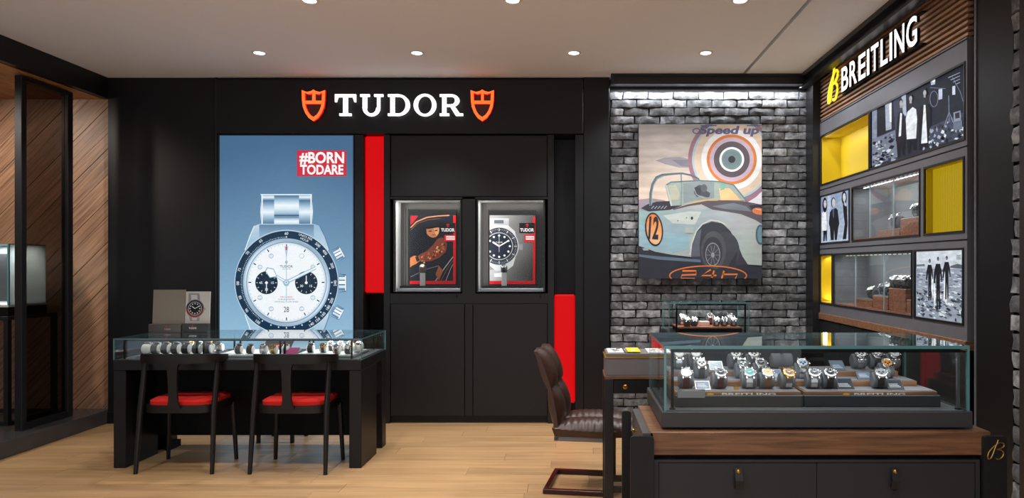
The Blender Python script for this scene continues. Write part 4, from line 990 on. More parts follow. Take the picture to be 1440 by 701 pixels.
# sign letters on the slats
t = thing('sign', 'white lit sans serif lettering on the wooden slats of the display wall', 'sign', (XR, cy_(1245), 2.68))
SGN = 'BREITLING'; 
xs = [(1191,1200.8),(1202.6,1213.2),(1215.4,1225.6),(1227.6,1231),(1233.4,1244.2),(1247,1257.4),(1260,1263.8),(1267,1281.2),(1284,1299.4)]     # edges of each letter
zb_, zt_ = 2.683, 2.863
for i, chh in enumerate(SGN):
    vs, fs = glyphs(chh, .018, .07); x0 = min(v[0] for v in vs); x1 = max(v[0] for v in vs); y0 = min(v[1] for v in vs); y1 = max(v[1] for v in vs)
    ya, yb = cy_(xs[i][0]), cy_(xs[i][1]); gap = 0; wid = ya-yb
    mb = MB(); mb.sm = False
    dmin = min(v[2] for v in vs); dmax = max(v[2] for v in vs)
    mb.add([(XR-.022-(v[2]-dmin)/(dmax-dmin)*.02, ya-gap/2-(v[0]-x0)/(x1-x0)*wid, zb_+(v[1]-y0)/(y1-y0)*(zt_-zb_)) for v in vs], fs)
    for q, f in enumerate(mb.f):       # lit face, dark returns
        n_ = (Vector(mb.v[f[1]])-Vector(mb.v[f[0]])).cross(Vector(mb.v[f[2]])-Vector(mb.v[f[0]]))
        if n_.length > 1e-12 and abs(n_.normalized().x) < .5: mb.m[q] = 1
    mb.build('letter', [WHITELIT, DEEP], t)
MB().box(XR-.022, XR+.003, cy_(1302), cy_(1188), 2.673, 2.683).build('mounting_rail', DEEP, t)
MB().box(XR-.022, XR+.003, cy_(1302), cy_(1188), 2.863, 2.871).build('mounting_rail', DEEP, t)
# script emblem: an open looping letter
def script_b(u0, u1, z0, z1):
    pts = [(.60,1.0),(.52,.80),(.40,.55),(.30,.30),(.18,.08),(.05,.03),(.0,.15),(.06,.36),(.22,.55),(.40,.70),(.62,.84),(.84,.86),(.94,.76),(.86,.62),(.62,.53),(.50,.52),(.72,.50),(.88,.40),(.88,.22),(.74,.06),(.58,.02),(.46,.08)]
    P = [Vector((p[0], p[1], 0)) for p in pts]; out = []
    for i in range(len(P)-1):
        a, b, c, d = P[max(i-1,0)], P[i], P[i+1], P[min(i+2, len(P)-1)]
        for q in range(4):
            s_ = q/4; out.append(.5*((2*b)+(-a+c)*s_+(2*a-5*b+4*c-d)*s_**2+(-a+3*b-3*c+d)*s_**3))
    out.append(P[-1]); return [(u0+(u1-u0)*p.x, z0+(z1-z0)*p.y) for p in out]
yl, yr = cy_(1170), cy_(1184.5)
pts = [(XR-.03, yl+(yr-yl)*u, z) for u, z in script_b(0, 1, 2.66, 2.925)]
eb = MB().tube(pts, .0085, 8).build('emblem', YELLOWLIT)
tag(eb, 'yellow lit looping script emblem left of the white letters on the wooden slats', 'sign')
mp_ = MB(); mp_.box(XR-.02, XR+.003, (yl+yr)/2-.02, (yl+yr)/2+.02, 2.76, 2.79); mp_.build('mount', DEEP, eb)

# ================================================================== WATCHES
WM = {}
def head_matrix(elev, pos): 
    e = math.radians(elev); n = Vector((0,-math.cos(e),math.sin(e))); xx = Vector((1,0,0)); yy = n.cross(xx)
    M = Matrix((xx, yy, n)).transposed().to_4x4(); M.translation = pos; return M
RY, RZ, CZ = .022, .026, .0285
EL = 52
HP = Vector((0, -RY*math.cos(math.radians(EL))-.003, CZ+RZ*math.sin(math.radians(EL))+.004))
HM = head_matrix(EL, HP)
def wmesh(key, fn, mats):
    if key not in WM: WM[key] = fn().mesh(key[0], mats)
    return WM[key]
def m_case():
    mb = MB(); mb.lathe([(0,-.002),(.017,-.002),(.0205,.001),(.0205,.006),(.019,.0075)], 24)
    for sx in (-1, 1):
        for sy in (-1, 1): mb.box(sx*.0115-.002, sx*.0115+.002, sy*.020-.005, sy*.020+.005, -.002, .005)
    mb.xf(HM); return mb
def m_bezel(): mb = MB(); mb.lathe([(.0155,.0085),(.0165,.0095),(.019,.009),(.0205,.0065),(.019,.0063),(.0155,.0075)], 24); mb.f = [f for f in mb.f if len(f) < 10]; mb.m = mb.m[:len(mb.f)]; return mb.xf(HM)
def m_crown(): mb = MB(); mb.lathe([(.0025,.0),(.0032,.001),(.0032,.004),(.002,.005)], 10, axis='x'); mb.xf(Matrix.Translation((.0203,0,.003))); mb.lathe([(.0015,0),(.002,.003)], 8, (.0190,.0085,.003), axis='x'); return mb.xf(HM)
def m_strap(bracelet, w=.0105):
    mb = MB(); n = 40 if bracelet else 28; vs = []
    for i in range(n):
        a = 2*PI*i/n; o = .0018 if not bracelet else (.0022 if (i//2) % 2 else .0013)
        for x, d in ((-w, .0003), (-w, o), (w, o), (w, .0003)): vs.append((x, -(RY+d)*math.cos(a), CZ+(RZ+d)*math.sin(a)))
    fs = [(i*4+c, i*4+(c+1) % 4, ((i+1) % n)*4+(c+1) % 4, ((i+1) % n)*4+c) for i in range(n) for c in range(4)]
    mb.add(vs, fs); return mb
def m_dial(col, chrono, ink):
    mb = MB(); C = rgb(*col); I = rgb(*ink)
    def disc(cx, cy, r, z, c, n=20):
        vs = [(cx+r*math.cos(2*PI*i/n), cy+r*math.sin(2*PI*i/n), z) for i in range(n)]; mb.add(vs, [tuple(range(n))], 0, [c]*n)
    def bar(x0, y0, x1, y1, w, z, c):
        d = Vector((x1-x0, y1-y0)).normalized(); p = Vector((-d.y, d.x))*w/2
        mb.add([(x0-p.x,y0-p.y,z),(x0+p.x,y0+p.y,z),(x1+p.x,y1+p.y,z),(x1-p.x,y1-p.y,z)], [(0,1,2,3)], 0, [c]*4)
    disc(0,0,.0158,.0078,C,24)
    for i in range(12):
        a = PI*i/6; bar(.0118*math.sin(a), .0118*math.cos(a), .0146*math.sin(a), .0146*math.cos(a), .0013, .0080, I)
    if chrono:
        sub = rgb(30,30,34) if sum(col) > 330 else rgb(200,200,204)
        for p in ((-.0068,0),(.0068,0),(0,-.0068)): disc(*p, .0038, .0081, sub, 14)
    bar(0,0,-.0055,.0045,.0013,.0084,I); bar(0,0,.0085,.0055,.001,.0084,I); disc(0,0,.0012,.0085,I,10)
    return mb.xf(HM)
def m_cushion(w):
    mb = MB(); n = 24; vs = []; secs = [(-w, .86), (-w+.003, 1), (w-.003, 1), (w, .86)]
    for x, k in secs:
        for i in range(n): a = 2*PI*i/n; vs.append((x, -RY*k*math.cos(a), max(.0022, CZ+RZ*k*math.sin(a))))
    fs = [(s_*n+i, s_*n+(i+1) % n, (s_+1)*n+(i+1) % n, (s_+1)*n+i) for s_ in range(3) for i in range(n)]
    fs += [tuple(range(n)), tuple(3*n+i for i in reversed(range(n)))]
    mb.add(vs, fs); return mb
def place_watch(loc, rotz, dial, strap, lab, grp, case=STEEL, chrono=False, bezel=None, ink=None, scale=1.0, cush=CUSHD, wide=.0105):
    ink = ink or ((236,236,236) if sum(dial) < 330 else (40,40,44))
    c = thing('watch_cushion', 'cushion under '+lab, 'cushion', loc, rotz, grp+' cushions', True)
    c.scale = (scale,)*3
    me = wmesh(('pad', cush.name), lambda: m_cushion(.0245), [cush]); link_mesh('pad', me, c)
    t = thing('watch', lab, 'watch', loc, rotz, grp, True); t.scale = (scale,)*3
    link_mesh('case', wmesh(('case', case.name), m_case, [case]), t)
    bz_ = bezel or case
    link_mesh('bezel', wmesh(('bezel', bz_.name), m_bezel, [bz_]), t)
    link_mesh('dial', wmesh(('dial', dial, chrono, ink), lambda: m_dial(dial, chrono, ink), [PRINT]), t)
    link_mesh('crown', wmesh(('crown', case.name), m_crown, [case]), t)
    br = strap in (STEEL, SATIN, GOLD)
    link_mesh('bracelet' if br else 'strap', wmesh(('bracelet' if br else 'strap', strap.name, wide), lambda: m_strap(br, wide), [strap]), t)
    return t
# glass showcase helper: panes with tinted edges
def pane(x0, x1, y0, y1, z0, z1, thin, parent, nm='glass_pane', g=None, edge=TEAL):
    mb = MB(); mb.box(x0, x1, y0, y1, z0, z1)
    ax = {'x': (3, 5), 'y': (2, 4), 'z': (0, 1)}[thin]
    mb.m = [0 if i in ax else 1 for i in range(6)]
    return mb.build(nm, [g or GLASS, edge], parent)

# ================================================================== GLASS-TOPPED TABLE ON THE LEFT
TX0, TX1, TY0, TY1 = -3.096, -1.426, 4.593, 5.20
t = thing('showcase_table', 'long black table with a low glass watch showcase before the blue poster', 'table', ((TX0+TX1)/2, (TY0+TY1)/2, 0))
TT = t
MB().box(TX0, TX1, TY0, TY1, .66, .728, b=.003).build('table_top', BLACK, t)
MB().box(TX0, TX0+.083, TY0+.004, TY0+.36, 0, .66, b=.003).build('leg', BLACK, t); MB().box(TX1-.083, TX1, TY0+.004, TY0+.36, 0, .66, b=.003).build('leg', BLACK, t)
MB().box(TX0, TX0+.083, TY1-.10, TY1, 0, .66, b=.003).build('leg', BLACK, t); MB().box(TX1-.083, TX1, TY1-.10, TY1, 0, .66, b=.003).build('leg', BLACK, t)
MB().box(TX0+.01, TX0+.03, TY0+.36, TY1-.10, .0, .66).build('side_panel', DEEP, t); MB().box(TX1-.03, TX1-.01, TY0+.36, TY1-.10, .42, .66).build('side_panel', DEEP, t)
MB().box(TX0+.083, TX0+.12, TY1-.16, TY1-.02, 0, .05).build('foot', DEEP, t)
MB().box(TX0+.083, TX1-.083, 4.97, 4.99, .13, .66).build('modesty_panel', DEEP, t)
MB().box(TX0+.02, TX1-.02, TY0+.02, TY1-.02, .728, .733).build('showcase_floor', CUSHD, t)
ZG0, ZG1 = .728, .875; th = .008
pane(TX0, TX1, TY0, TY1, ZG1-.009, ZG1, 'z', t, 'top_pane', GLASSTOP, TEALD)
pane(TX0+.001, TX1-.001, TY0, TY0+th, ZG0, ZG1-.009, 'y', t, 'front_pane')
pane(TX0, TX0+th, TY0+th, TY1-th, ZG0, ZG1-.009, 'x', t, 'side_pane'); pane(TX1-th, TX1, TY0+th, TY1-th, ZG0, ZG1-.009, 'x', t, 'side_pane')
pane(TX0+.001, TX1-.001, TY1-th, TY1, ZG0, ZG1-.009, 'y', t, 'back_pane')
for xx in (TX0+.055, -2.55, -2.535+.03, -1.985, -1.955, TX1-.075):
    for yy in (TY0+.035, TY1-.06): MB().box(xx-.005, xx+.005, yy-.005, yy+.005, .733, ZG1-.02).build('post', DEEP, t)
for yy in (TY0+.035, TY1-.06): MB().box(TX0+.05, TX1-.07, yy-.006, yy+.006, ZG1-.02, ZG1-.010).build('rail', DEEP, t)
for i, xx in enumerate((TX0+.055, -2.55, -1.985, TX1-.075)): MB().box(xx-.006, xx+.006, TY0+.041, TY1-.066, ZG1-.02, ZG1-.010).build('light_rail', SATIN, t)
for i in range(3): area((TX0+.3+i*.54, TY0+.30, ZG1-.03), .42, .05, .9, (0,0,-1), nm='table_case_lamp')
# trays
trays = []
for xa, xb, lab in ((-2.98, -2.53, 'left'), (-2.47, -1.99, 'middle'), (-1.93, -1.50, 'right')):
    tr = thing('watch_tray', 'pale grey watch tray in the '+lab+' bay of the low glass table', 'tray', ((xa+xb)/2, 4.84, .733), 0, 'grey trays in the glass table')
    MB().box(xa, xb, 4.66, 5.02, .733, .750, b=.003).build('tray_base', CLOTHG, tr); MB().box(xa+.012, xb-.012, 4.672, 5.008, .750, .753).build('tray_pad', NICHE, tr)
ZT = .753
def onY(px, Y): return (px-PX)*Y/F
G1 = 'watches in the low glass table'
row = [(207,4.74,'white strap',CUSHW,(230,230,228)),(219,4.74,'dark strap',STRAPGRY,(40,40,44)),(233,4.74,'charcoal strap',STRAPGRY,(40,40,44)),(247,4.74,'grey strap',STRAPGRY,(220,220,220)),(262,4.74,'black strap',STRAPBLK,(30,30,34)),(277,4.74,'slate strap',STRAPGRY,(40,40,44)),(292,4.74,'grey strap and steel case',STRAPGRY,(210,210,210))]
ords = ['first','second','third','fourth','fifth','sixth','seventh','eighth']
for i, (px, Y, st_, sm_, dc) in enumerate(row):
    place_watch((onY(px, Y), Y, ZT), PI, dc, sm_, st_.replace(' ','-',1)+' watch, '+ords[i]+" in front row, left bay, glass table", G1, cush=CUSHW, scale=1.2, wide=.0175)
row = [(268,4.87,GOLD,'gold bracelet'),(281,4.87,STEEL,'steel bracelet'),(296,4.87,GOLD,'gold and white bracelet'),(309,4.87,STEEL,'bright steel bracelet')]
for i, (px, Y, sm_, st_) in enumerate(row):
    place_watch((onY(px, Y), Y, ZT), PI if i < 2 else 0, (60,60,66), sm_, st_+' watch, '+ords[i]+' in back row, left bay, glass table', G1, case=GOLD if sm_ is GOLD else STEEL, cush=CUSHW, scale=1.0)
row = [(336,4.74,STRAPGRY,'dark grey strap'),(352,4.74,STRAPBLK,'black strap'),(371,4.74,STEEL,'steel bracelet'),(385,4.74,GOLD,'gold bracelet'),(402,4.74,SATIN,'satin steel bracelet')]
for i, (px, Y, sm_, st_) in enumerate(row):
    place_watch((onY(px, Y), Y, ZT), PI if i in (0,1,4) else 0, (34,34,40), sm_, st_+' watch, '+ords[i]+' along the middle bay of the glass table', G1, cush=CUSHW, wide=.0175 if i in (0,1) else .0105, case=GOLD if sm_ is GOLD else STEEL, chrono=i == 2)
row = [(437,4.80,STRAPBLK,'black strap',STEEL),(455,4.80,STRAPGRY,'grey strap and gold case',GOLD),(474,4.73,STRAPBRN,'brown strap and steel case',STEEL),(490,4.73,STRAPGRY,'grey strap and steel case',STEEL),(502,4.80,STEEL,'steel bracelet',STEEL)]
for i, (px, Y, sm_, st_, cs) in enumerate(row):
    place_watch((onY(px, Y), Y, ZT), 0 if i in (1,2,3) else PI, (44,44,50), sm_, st_+' watch, '+ords[i]+' in front row, right bay, glass table', G1, wide=.0165 if i in (0,3) else .0105, cush=CUSHW, case=cs, chrono=i == 3)
row = [(466,4.90,STRAPGRY,'slate strap',STEEL),(480,4.90,STEEL,'steel bracelet',STEEL),(493,4.90,SATIN,'satin bracelet',GOLD),(506,4.92,STEEL,'bright bracelet',STEEL)]
for i, (px, Y, sm_, st_, cs) in enumerate(row):
    place_watch((onY(px, Y), Y, ZT), 0, (70,60,50) if i % 2 else (30,30,34), sm_, st_+' watch, '+ords[i]+' in back row, right bay, glass table', G1, cush=CUSHW, case=cs)
# dark booklet and magenta card in the case
t = thing('booklet', 'dark open booklet with a red title inside the low glass table', 'booklet', (-2.16, 4.95, ZT))
mb = MB(); mb.box(-2.26,-2.06,-.005,.005,0,.11); mb.xf(Matrix.Translation((0,4.96,ZT)) @ Matrix.Rotation(-.9,4,'X')); mb.build('cover', STRAPBLK, t)
mb = MB(); mb.box(-2.20,-2.13,-.0064,-.0054,.03,.045); mb.xf(Matrix.Translation((0,4.96,ZT)) @ Matrix.Rotation(-.9,4,'X')); mb.build('title_strip', mat('title_red', rgb(200,60,60), .5), t)
mb = MB(); mb.box(-1.985,-1.90,-.003,.003,0,.10); mb.xf(Matrix.Translation((0,4.66,ZT+.003)) @ Matrix.Rotation(-1.2,4,'X'))
tag(mb.build('price_card', mat('magenta_card', rgb(150,36,96), .5)), 'small magenta card lying between the trays of the low glass table', 'card')
# two counter cards on the glass
def easel(x0, x1, ztop, plate, Y, lab, nm):
    t = thing(nm, lab, 'display card', ((x0+x1)/2, Y, ZG1)); lean = .06
    mb = MB(); mb.box(x0, x1, -.004, .004, .0, ztop-ZG1); mb.xf(Matrix.Translation((0, Y+.02, ZG1)) @ Matrix.Rotation(-lean, 4, 'X')); 
    return t, mb
kx = 5.05/F
t, mb = easel(onY(212,5.05), onY(257,5.05), H-(408-PY)*kx, 0, 5.05, 'plain taupe easel card standing left on the low glass showcase', 'easel_card')
mb.build('panel', mat('taupe_panel', rgb(140,131,118), .55), t)
MB().box(onY(211,5.05), onY(256.5,5.05), 5.03, 5.075, ZG1, ZG1+.058, b=.002).build('foot_plate', mat('bronze_plate', rgb(90,84,78), .3, .5), t)
sh = Sheet(lambda px, py: ((px-234)*kx, (466-py)*kx)); shield(sh, 234, 458.5, 3.4, (214,30,36), (90,84,78)); sh.text('TUDOR', 235.5, 462, 2, (190,186,180), .01, width=9); sh.make('emblem', PRINT, t, (onY(234,5.03), 5.0296, ZG1))
t, mb = easel(onY(258,5.05), onY(292.5,5.05), H-(410.5-PY)*kx, 0, 5.05, 'easel card printed with a steel watch standing right on the low glass showcase', 'easel_card')
mb.build('panel', mat('ivory_panel', rgb(205,202,196), .5), t)
MB().box(onY(257.5,5.05), onY(293.5,5.05), 5.03, 5.075, ZG1, ZG1+.062, b=.002).build('foot_plate', mat('dark_plate', rgb(58,56,55), .3, .5), t)
sh = Sheet(lambda px, py: ((px-271)*kx, (466-py)*kx)); shield(sh, 271, 457, 3.4, (226,34,38), (58,56,55)); sh.text('TUDOR', 271, 460.5, 2.4, (220,216,210), .02, width=11); sh.make('emblem', PRINT, t, (onY(271,5.03), 5.0296, ZG1))
Mz = Matrix.Rotation(-.06, 4, 'X')
sh = Sheet(lambda px, py: ((px-275)*kx, (466-py)*kx))
sh.poly([(262,412),(277,412),(279,425),(262,425)], (150,150,152)); sh.poly([(265,414),(274,414),(275,423),(266,423)], (206,206,206)); sh.poly([(263,440),(279,440),(278,451),(265,451)], (160,160,162)); sh.poly([(267,441),(275,441),(275,450),(268,450)], (212,212,212))
c = (271.5,433.5); sh.ell(*c, 13.2, 13.2, (176,178,182)); sh.ell(*c, 12.4, 12.4, (60,62,74), a0=PI, a1=2*PI); sh.ell(*c, 12.4, 12.4, (150,60,52), False, a0=0, a1=PI); sh.ell(*c, 9.6, 9.6, (210,210,212)); sh.ell(*c, 9.0, 9.0, (36,36,40)); sh.up()
for i in range(12): a = PI*i/6; sh.ell(c[0]+7*math.sin(a), c[1]-7*math.cos(a), .9, .9, (236,236,236), False, 10)
sh.line([c, (c[0]-4, c[1]-3)], 1.2, (236,236,236)); sh.line([c, (c[0]+6, c[1]-3.4)], .9, (236,236,236), False); sh.poly([(284.3,432),(286.6,432),(286.6,435.4),(284.3,435.4)], (170,170,174), False)
o = sh.make('watch_print', PRINT, t, (onY(275,5.05), 5.0655, ZG1)); o.rotation_euler = (-.06, 0, 0)

# ================================================================== CHAIRS AND STOOL
def chair_proto():
    t = thing('dining_chair', 'black wooden chair with a red seat, left of the pair at the low glass table', 'chair', (0,0,0), 0, 'black chairs with red seats', True)
    def outline(w, yb, yf, n=10, rb=.10, rf=.05):
        pts = []
        for (cx, cy, r, a0) in ((w-rf, yf-rf, rf, 0), (-w+rf, yf-rf, rf, PI/2)):
            for i in range(5): a = a0+PI/2*i/4; pts.append((cx+r*math.cos(a), cy+r*math.sin(a)))
        for i in range(n+1):
            a = PI+PI*i/n; pts.append((w*math.copysign(abs(math.cos(a))**.45, math.cos(a)), yb+.10+(.10)*math.copysign(abs(math.sin(a))**.8, math.sin(a))))
        return pts
    MB().prism(outline(.228, -.165, .20), .395, .445, 'xy').build('seat_frame', CHAIRBLK, t)
    o1, o2 = outline(.212, -.150, .185), outline(.19, -.128, .165); n = len(o1); mb = MB()
    mb.add([(p[0], p[1], .445) for p in o1]+[(p[0], p[1], .468) for p in o1]+[(p[0], p[1], .482) for p in o2], [(i, (i+1) % n, (i+1) % n+n, i+n) for i in range(n)]+[(i+n, (i+1) % n+n, (i+1) % n+2*n, i+2*n) for i in range(n)]+[tuple(2*n+i for i in range(n))]); mb.build('seat_pad', REDFAB, t)
    def bar(a, b, w0, w1): return MB().sweep([a, b], [[(-w0,-w0),(w0,-w0),(w0,w0),(-w0,w0)], [(-w1,-w1),(w1,-w1),(w1,w1),(-w1,w1)]], up=(0,1,0))
    for s in (-1, 1):
        mb = MB().tube([(s*.250,-.175,0),(s*.243,-.135,.42),(s*.243,-.085,.735)], [.0135,.019,.016], 10); mb.build('leg', CHAIRBLK, t)
        MB().tube([(s*.240,.17,0),(s*.222,.155,.41)], [.013,.018], 10).build('leg', CHAIRBLK, t)
    path = []; prof = []
    for i in range(25):
        a = -1+2*i/24.; x = .262*math.sin(a*PI/2*.98); yy = -.19+.175*abs(a)**3.0; hh = .032-.010*abs(a)**3; tk = .011+.004*abs(a)
        path.append((x, yy, .757-.012*abs(a)**4)); prof.append([(-tk,-hh),(tk,-hh),(tk*1.1,0),(tk,hh),(-tk,hh),(-tk*1.1,0)])
    MB().sweep(path, prof).build('back_rail', CHAIRBLK, t)
    sp = [(.050,.735),(.034,.70),(.029,.62),(.028,.52),(.030,.47),(.045,.43),(-.045,.43),(-.030,.47),(-.028,.52),(-.029,.62),(-.034,.70),(-.050,.735)]
    mb = MB().prism(sp, -.010, .008)
    mb.xf(Matrix.Translation((0,-.178,0)) @ Matrix(((1,0,0,0),(0,1,-.04,.018),(0,0,1,0),(0,0,0,1)))); mb.build('back_splat', CHAIRBLK, t)
    return t
ch1 = chair_proto(); ch1.location = (-2.615, 4.645, 0); ch1.rotation_euler.z = 0
ch2 = copy_tree(ch1); ch2.location = (-1.862, 4.635, 0); ch2.rotation_euler.z = math.radians(-1.5); ch2['label'] = 'black wooden chair with a red seat, right of the pair at the low glass table'
t = thing('stool', 'black four-legged stool behind the low glass table, only its legs in view', 'stool', (-2.29, 5.36, 0))
for sx in (-1, 1):
    MB().tube([(-2.29+sx*.13, 5.25, 0),(-2.29+sx*.125, 5.26, .56)], .016, 10).build('leg', CHAIRBLK, t); MB().tube([(-2.27+sx*.13, 5.47, 0),(-2.27+sx*.125, 5.46, .56)], .016, 10).build('leg', CHAIRBLK, t)
MB().box(-2.45, -2.12, 5.22, 5.5, .56, .60, b=.01).build('seat', CHAIRBLK, t)

# leather cantilever chair
Y0, Y1 = 4.04, 4.47
t = thing('leather_chair', 'tufted dark brown leather cantilever chair facing the small desk', 'chair', (.1, 4.25, 0), math.radians(-8))
def pad(fn_o, fn_i, nu, nv):   # two skins, outer and inner, closed round the rim
    mb = MB(); vs = []
    for fn in (fn_o, fn_i):
        for j in range(nv+1):
            for i in range(nu+1): vs.append(fn(i/nu, j/nv))
    N = (nu+1)*(nv+1); I = lambda i, j: j*(nu+1)+i; fs = []
    for j in range(nv):
        for i in range(nu): fs.append((I(i,j), I(i+1,j), I(i+1,j+1), I(i,j+1))); fs.append((N+I(i,j), N+I(i,j+1), N+I(i+1,j+1), N+I(i+1,j)))
    per = [(i,0) for i in range(nu)]+[(nu,j) for j in range(nv)]+[(i,nv) for i in range(nu,0,-1)]+[(0,j) for j in range(nv,0,-1)]
    for q in range(len(per)): a, b = I(*per[q]), I(*per[(q+1) % len(per)]); fs.append((a, N+a, N+b, b))
    mb.add(vs, fs); return mb
def puff(u, v, nu_, nv_):
    a = abs(math.sin(PI*nu_*u))**.45; b = abs(math.sin(PI*nv_*v))**.45; return a*b
def back_c(u, v):
    z = .40+.45*v+.012*math.sin(PI*2*u)**2*v; x = -.075-.125*v-.03*v*v*0+.02*math.sin(PI*v); y = Y0+.01+(Y1-Y0-.02)*u
    return x, y, z
def b_front(u, v): x, y, z = back_c(u, v); p = puff(u, v, 2, 2); return (x+.012+.045*p, y, z)
def b_rear(u, v): x, y, z = back_c(u, v); p = puff(u, v, 2, 2); return (x-.012-.030*p, y, z)
pad(b_front, b_rear, 24, 20).build('backrest', LEATHER, t)
def s_top(u, v): p = puff(u, v, 2, 1); return (-.10+.50*v, Y0+(Y1-Y0)*u, .395+.062*p-.012*math.sin(PI*v)+.0016*math.sin(v*80))
def s_bot(u, v): return (-.085+.47*v, Y0+.012+(Y1-Y0-.024)*u, .345+.004*math.sin(v*9))
pad(s_top, s_bot, 24, 72).build('seat', LEATHER, t)
mb = MB()
for yy in (Y0+.02, Y1-.045): mb.box(-.09, .24, yy, yy+.03, .315, .345, b=.003)
mb.box(-.09, -.06, Y0+.02, Y1-.02, .318, .342, b=.003)
mb.build('seat_frame', GREYSTEEL, t)
mb = MB()
for yy in (Y0, Y1-.03):
    mb.box(-.155, .25, yy, yy+.03, 0, .03, b=.003); mb.box(.22, .25, yy, yy+.03, .03, .318, b=.003)
mb.box(-.155, -.125, Y0+.03, Y1-.03, 0, .03, b=.003)
mb.build('cantilever_base', OXBLOOD, t)

# ================================================================== SMALL DESK AND THE GREY BOX
DX0, DX1, DY0, DY1 = .174, .80, 3.79, 4.035
t = thing('desk', 'narrow black steel desk with a wooden top and brass knob beside the leather chair', 'desk', (.48, 3.95, 0))
MB().box(DX0, DX1, DY0, DY1, .735, .753, b=.002).build('desk_top', WALNUT, t)
for xx in (DX0, DX1-.05):
    for yy in (DY0, DY1-.05): MB().box(xx, xx+.05, yy, yy+.05, 0, .735, b=.002).build('leg', STEELBLK, t)
dr = MB().box(DX0+.05, DX1-.05, DY0+.004, DY0+.03, .655, .732, b=.002).build('drawer', BLACK, t)
MB().lathe([(.004,0),(.004,-.010),(.013,-.014),(.013,-.022),(.008,-.026),(0,-.026)], 14, (.288, DY0+.004, .695), axis='y').build('knob', BRASS, dr)
for xx in (DX0+.01, DX1-.03): MB().box(xx, xx+.02, DY0+.05, DY1-.05, .655, .735).build('apron', BLACK, t)
MB().box(DX0+.05, DX1-.05, DY1-.03, DY1-.01, .655, .735).build('apron', BLACK, t)
MB().box(DX0+.05, DX1-.05, DY0+.01, DY0+.04, .10, .13).build('stretcher', STEELBLK, t)
MB().box(DX0+.05, DX1-.05, DY1-.04, DY1-.01, .10, .13).build('stretcher', STEELBLK, t)
t = thing('display_case', 'grey desktop case with a gold edge on the narrow desk', 'box', (.42, 3.95, .753))
bxm = mat('taupe_lacquer', rgb(112,108,112), .5, var=.05, scale=8)
MB().box(.180, .66, 3.80, 4.03, .753, .853, b=.002).build('body', bxm, t)
MB().box(.176, .664, 3.796, 4.034, .853, .859).build('gold_edge', mat('gold_trim', rgb(205,160,60), .3, .7), t)
MB().box(.184, .656, 3.804, 4.026, .859, .876, b=.002).build('lid', bxm, t)
MB().box(.179, .184, 3.80, 3.806, .853, .876).build('corner_trim', MATS['gold_trim'], t)
for i, (xa, xb, lab, mm) in enumerate(((.195, .285, 'white and black leaflet at the left end of the grey desktop case', 'l1'), (.29, .335, 'dark printed leaflet beside the yellow card on the grey desktop case', 'l2'), (.42, .55, 'white printed leaflet right of the yellow card on the grey desktop case', 'l3'))):
    k_ = thing('leaflet', lab, 'leaflet', ((xa+xb)/2, 3.9, .876)); MB().box(xa, xb, 3.82, 4.01, .876, .881).build('page', WHITE if i != 1 else CUSHD, k_)
    rr = random.Random(i); sh = Sheet(lambda u, v: (u, 0))
    mb = MB(); 
    for q in range(10):
        a = rr.uniform(xa+.004, xb-.03); b = rr.uniform(3.825, 3.98); mb.box(a, a+rr.uniform(.01,.026), b, b+rr.uniform(.01,.025), .881, .8815)
    mb.build('printing', STRAPBLK if i != 1 else NICHE, k_)
k_ = thing('yellow_card', 'bright yellow card lying on the grey desktop case', 'card', (.355, 3.9, .876))
MB().box(.305, .378, 3.815, 4.0, .8815, .886, b=.001).build('card', mat('yellow_card_stock', rgb(250,208,0), .5), k_)
MB().box(.330, .350, 3.85, 3.90, .886, .8865).build('badge', WHITE, k_)
# side counter carrying the small showcase
t = thing('side_counter', 'low black counter against the brick wall carrying the small glass showcase', 'counter', (1.05, 5.2, 0))
MB().box(.70, 1.85, 4.95, 5.45, .73, .77, b=.003).build('counter_top', BLACK, t); MB().box(.72, 1.83, 4.98, 5.43, 0, .73).build('body', DEEP, t)
SX0, SX1, SY0, SY1 = .70, 1.292, 5.0, 5.36
t = thing('glass_showcase', 'small glass watch showcase in front of the brick wall below the car painting', 'showcase', ((SX0+SX1)/2, 5.18, .77))
MB().box(SX0-.01, SX1+.01, SY0-.01, SY1+.01, .77, .872, b=.003).build('base', BLACK, t)
MB().box(SX0+.075, SX1-.05, SY0+.02, SY1-.04, .872, .902).build('deck', DEEP, t)
MB().box(SX0+.07, SX1-.06, SY0+.03, SY1-.05, .902, .912).build('walnut_deck', WALNUTB, t)
SZ = 1.095
pane(SX0, SX1, SY0, SY1, SZ-.008, SZ, 'z', t, 'top_pane', GLASSTOP); pane(SX0, SX1, SY0, SY0+.007, .872, SZ-.008, 'y', t, 'front_pane'); pane(SX0, SX0+.007, SY0+.007, SY1-.007, .872, SZ-.008, 'x', t, 'side_pane'); pane(SX1-.007, SX1, SY0+.007, SY1-.007, .872, SZ-.008, 'x', t, 'side_pane'); pane(SX0, SX1, SY1-.007, SY1, .872, SZ-.008, 'y', t, 'back_pane')
for xx in (SX0+.06, SX1-.028): MB().box(xx-.006, xx+.006, SY0+.012, SY0+.024, .872, SZ-.022).build('post', DEEP, t)
MB().box(SX0+.054, SX1-.022, SY0+.010, SY0+.026, SZ-.022, SZ-.010).build('rail', DEEP, t)
area(((SX0+SX1)/2+.03, SY0+.1, SZ-.03), .45, .06, 1.1, (0,.3,-1), nm='showcase_lamp')
G2 = 'watches in the small glass showcase'
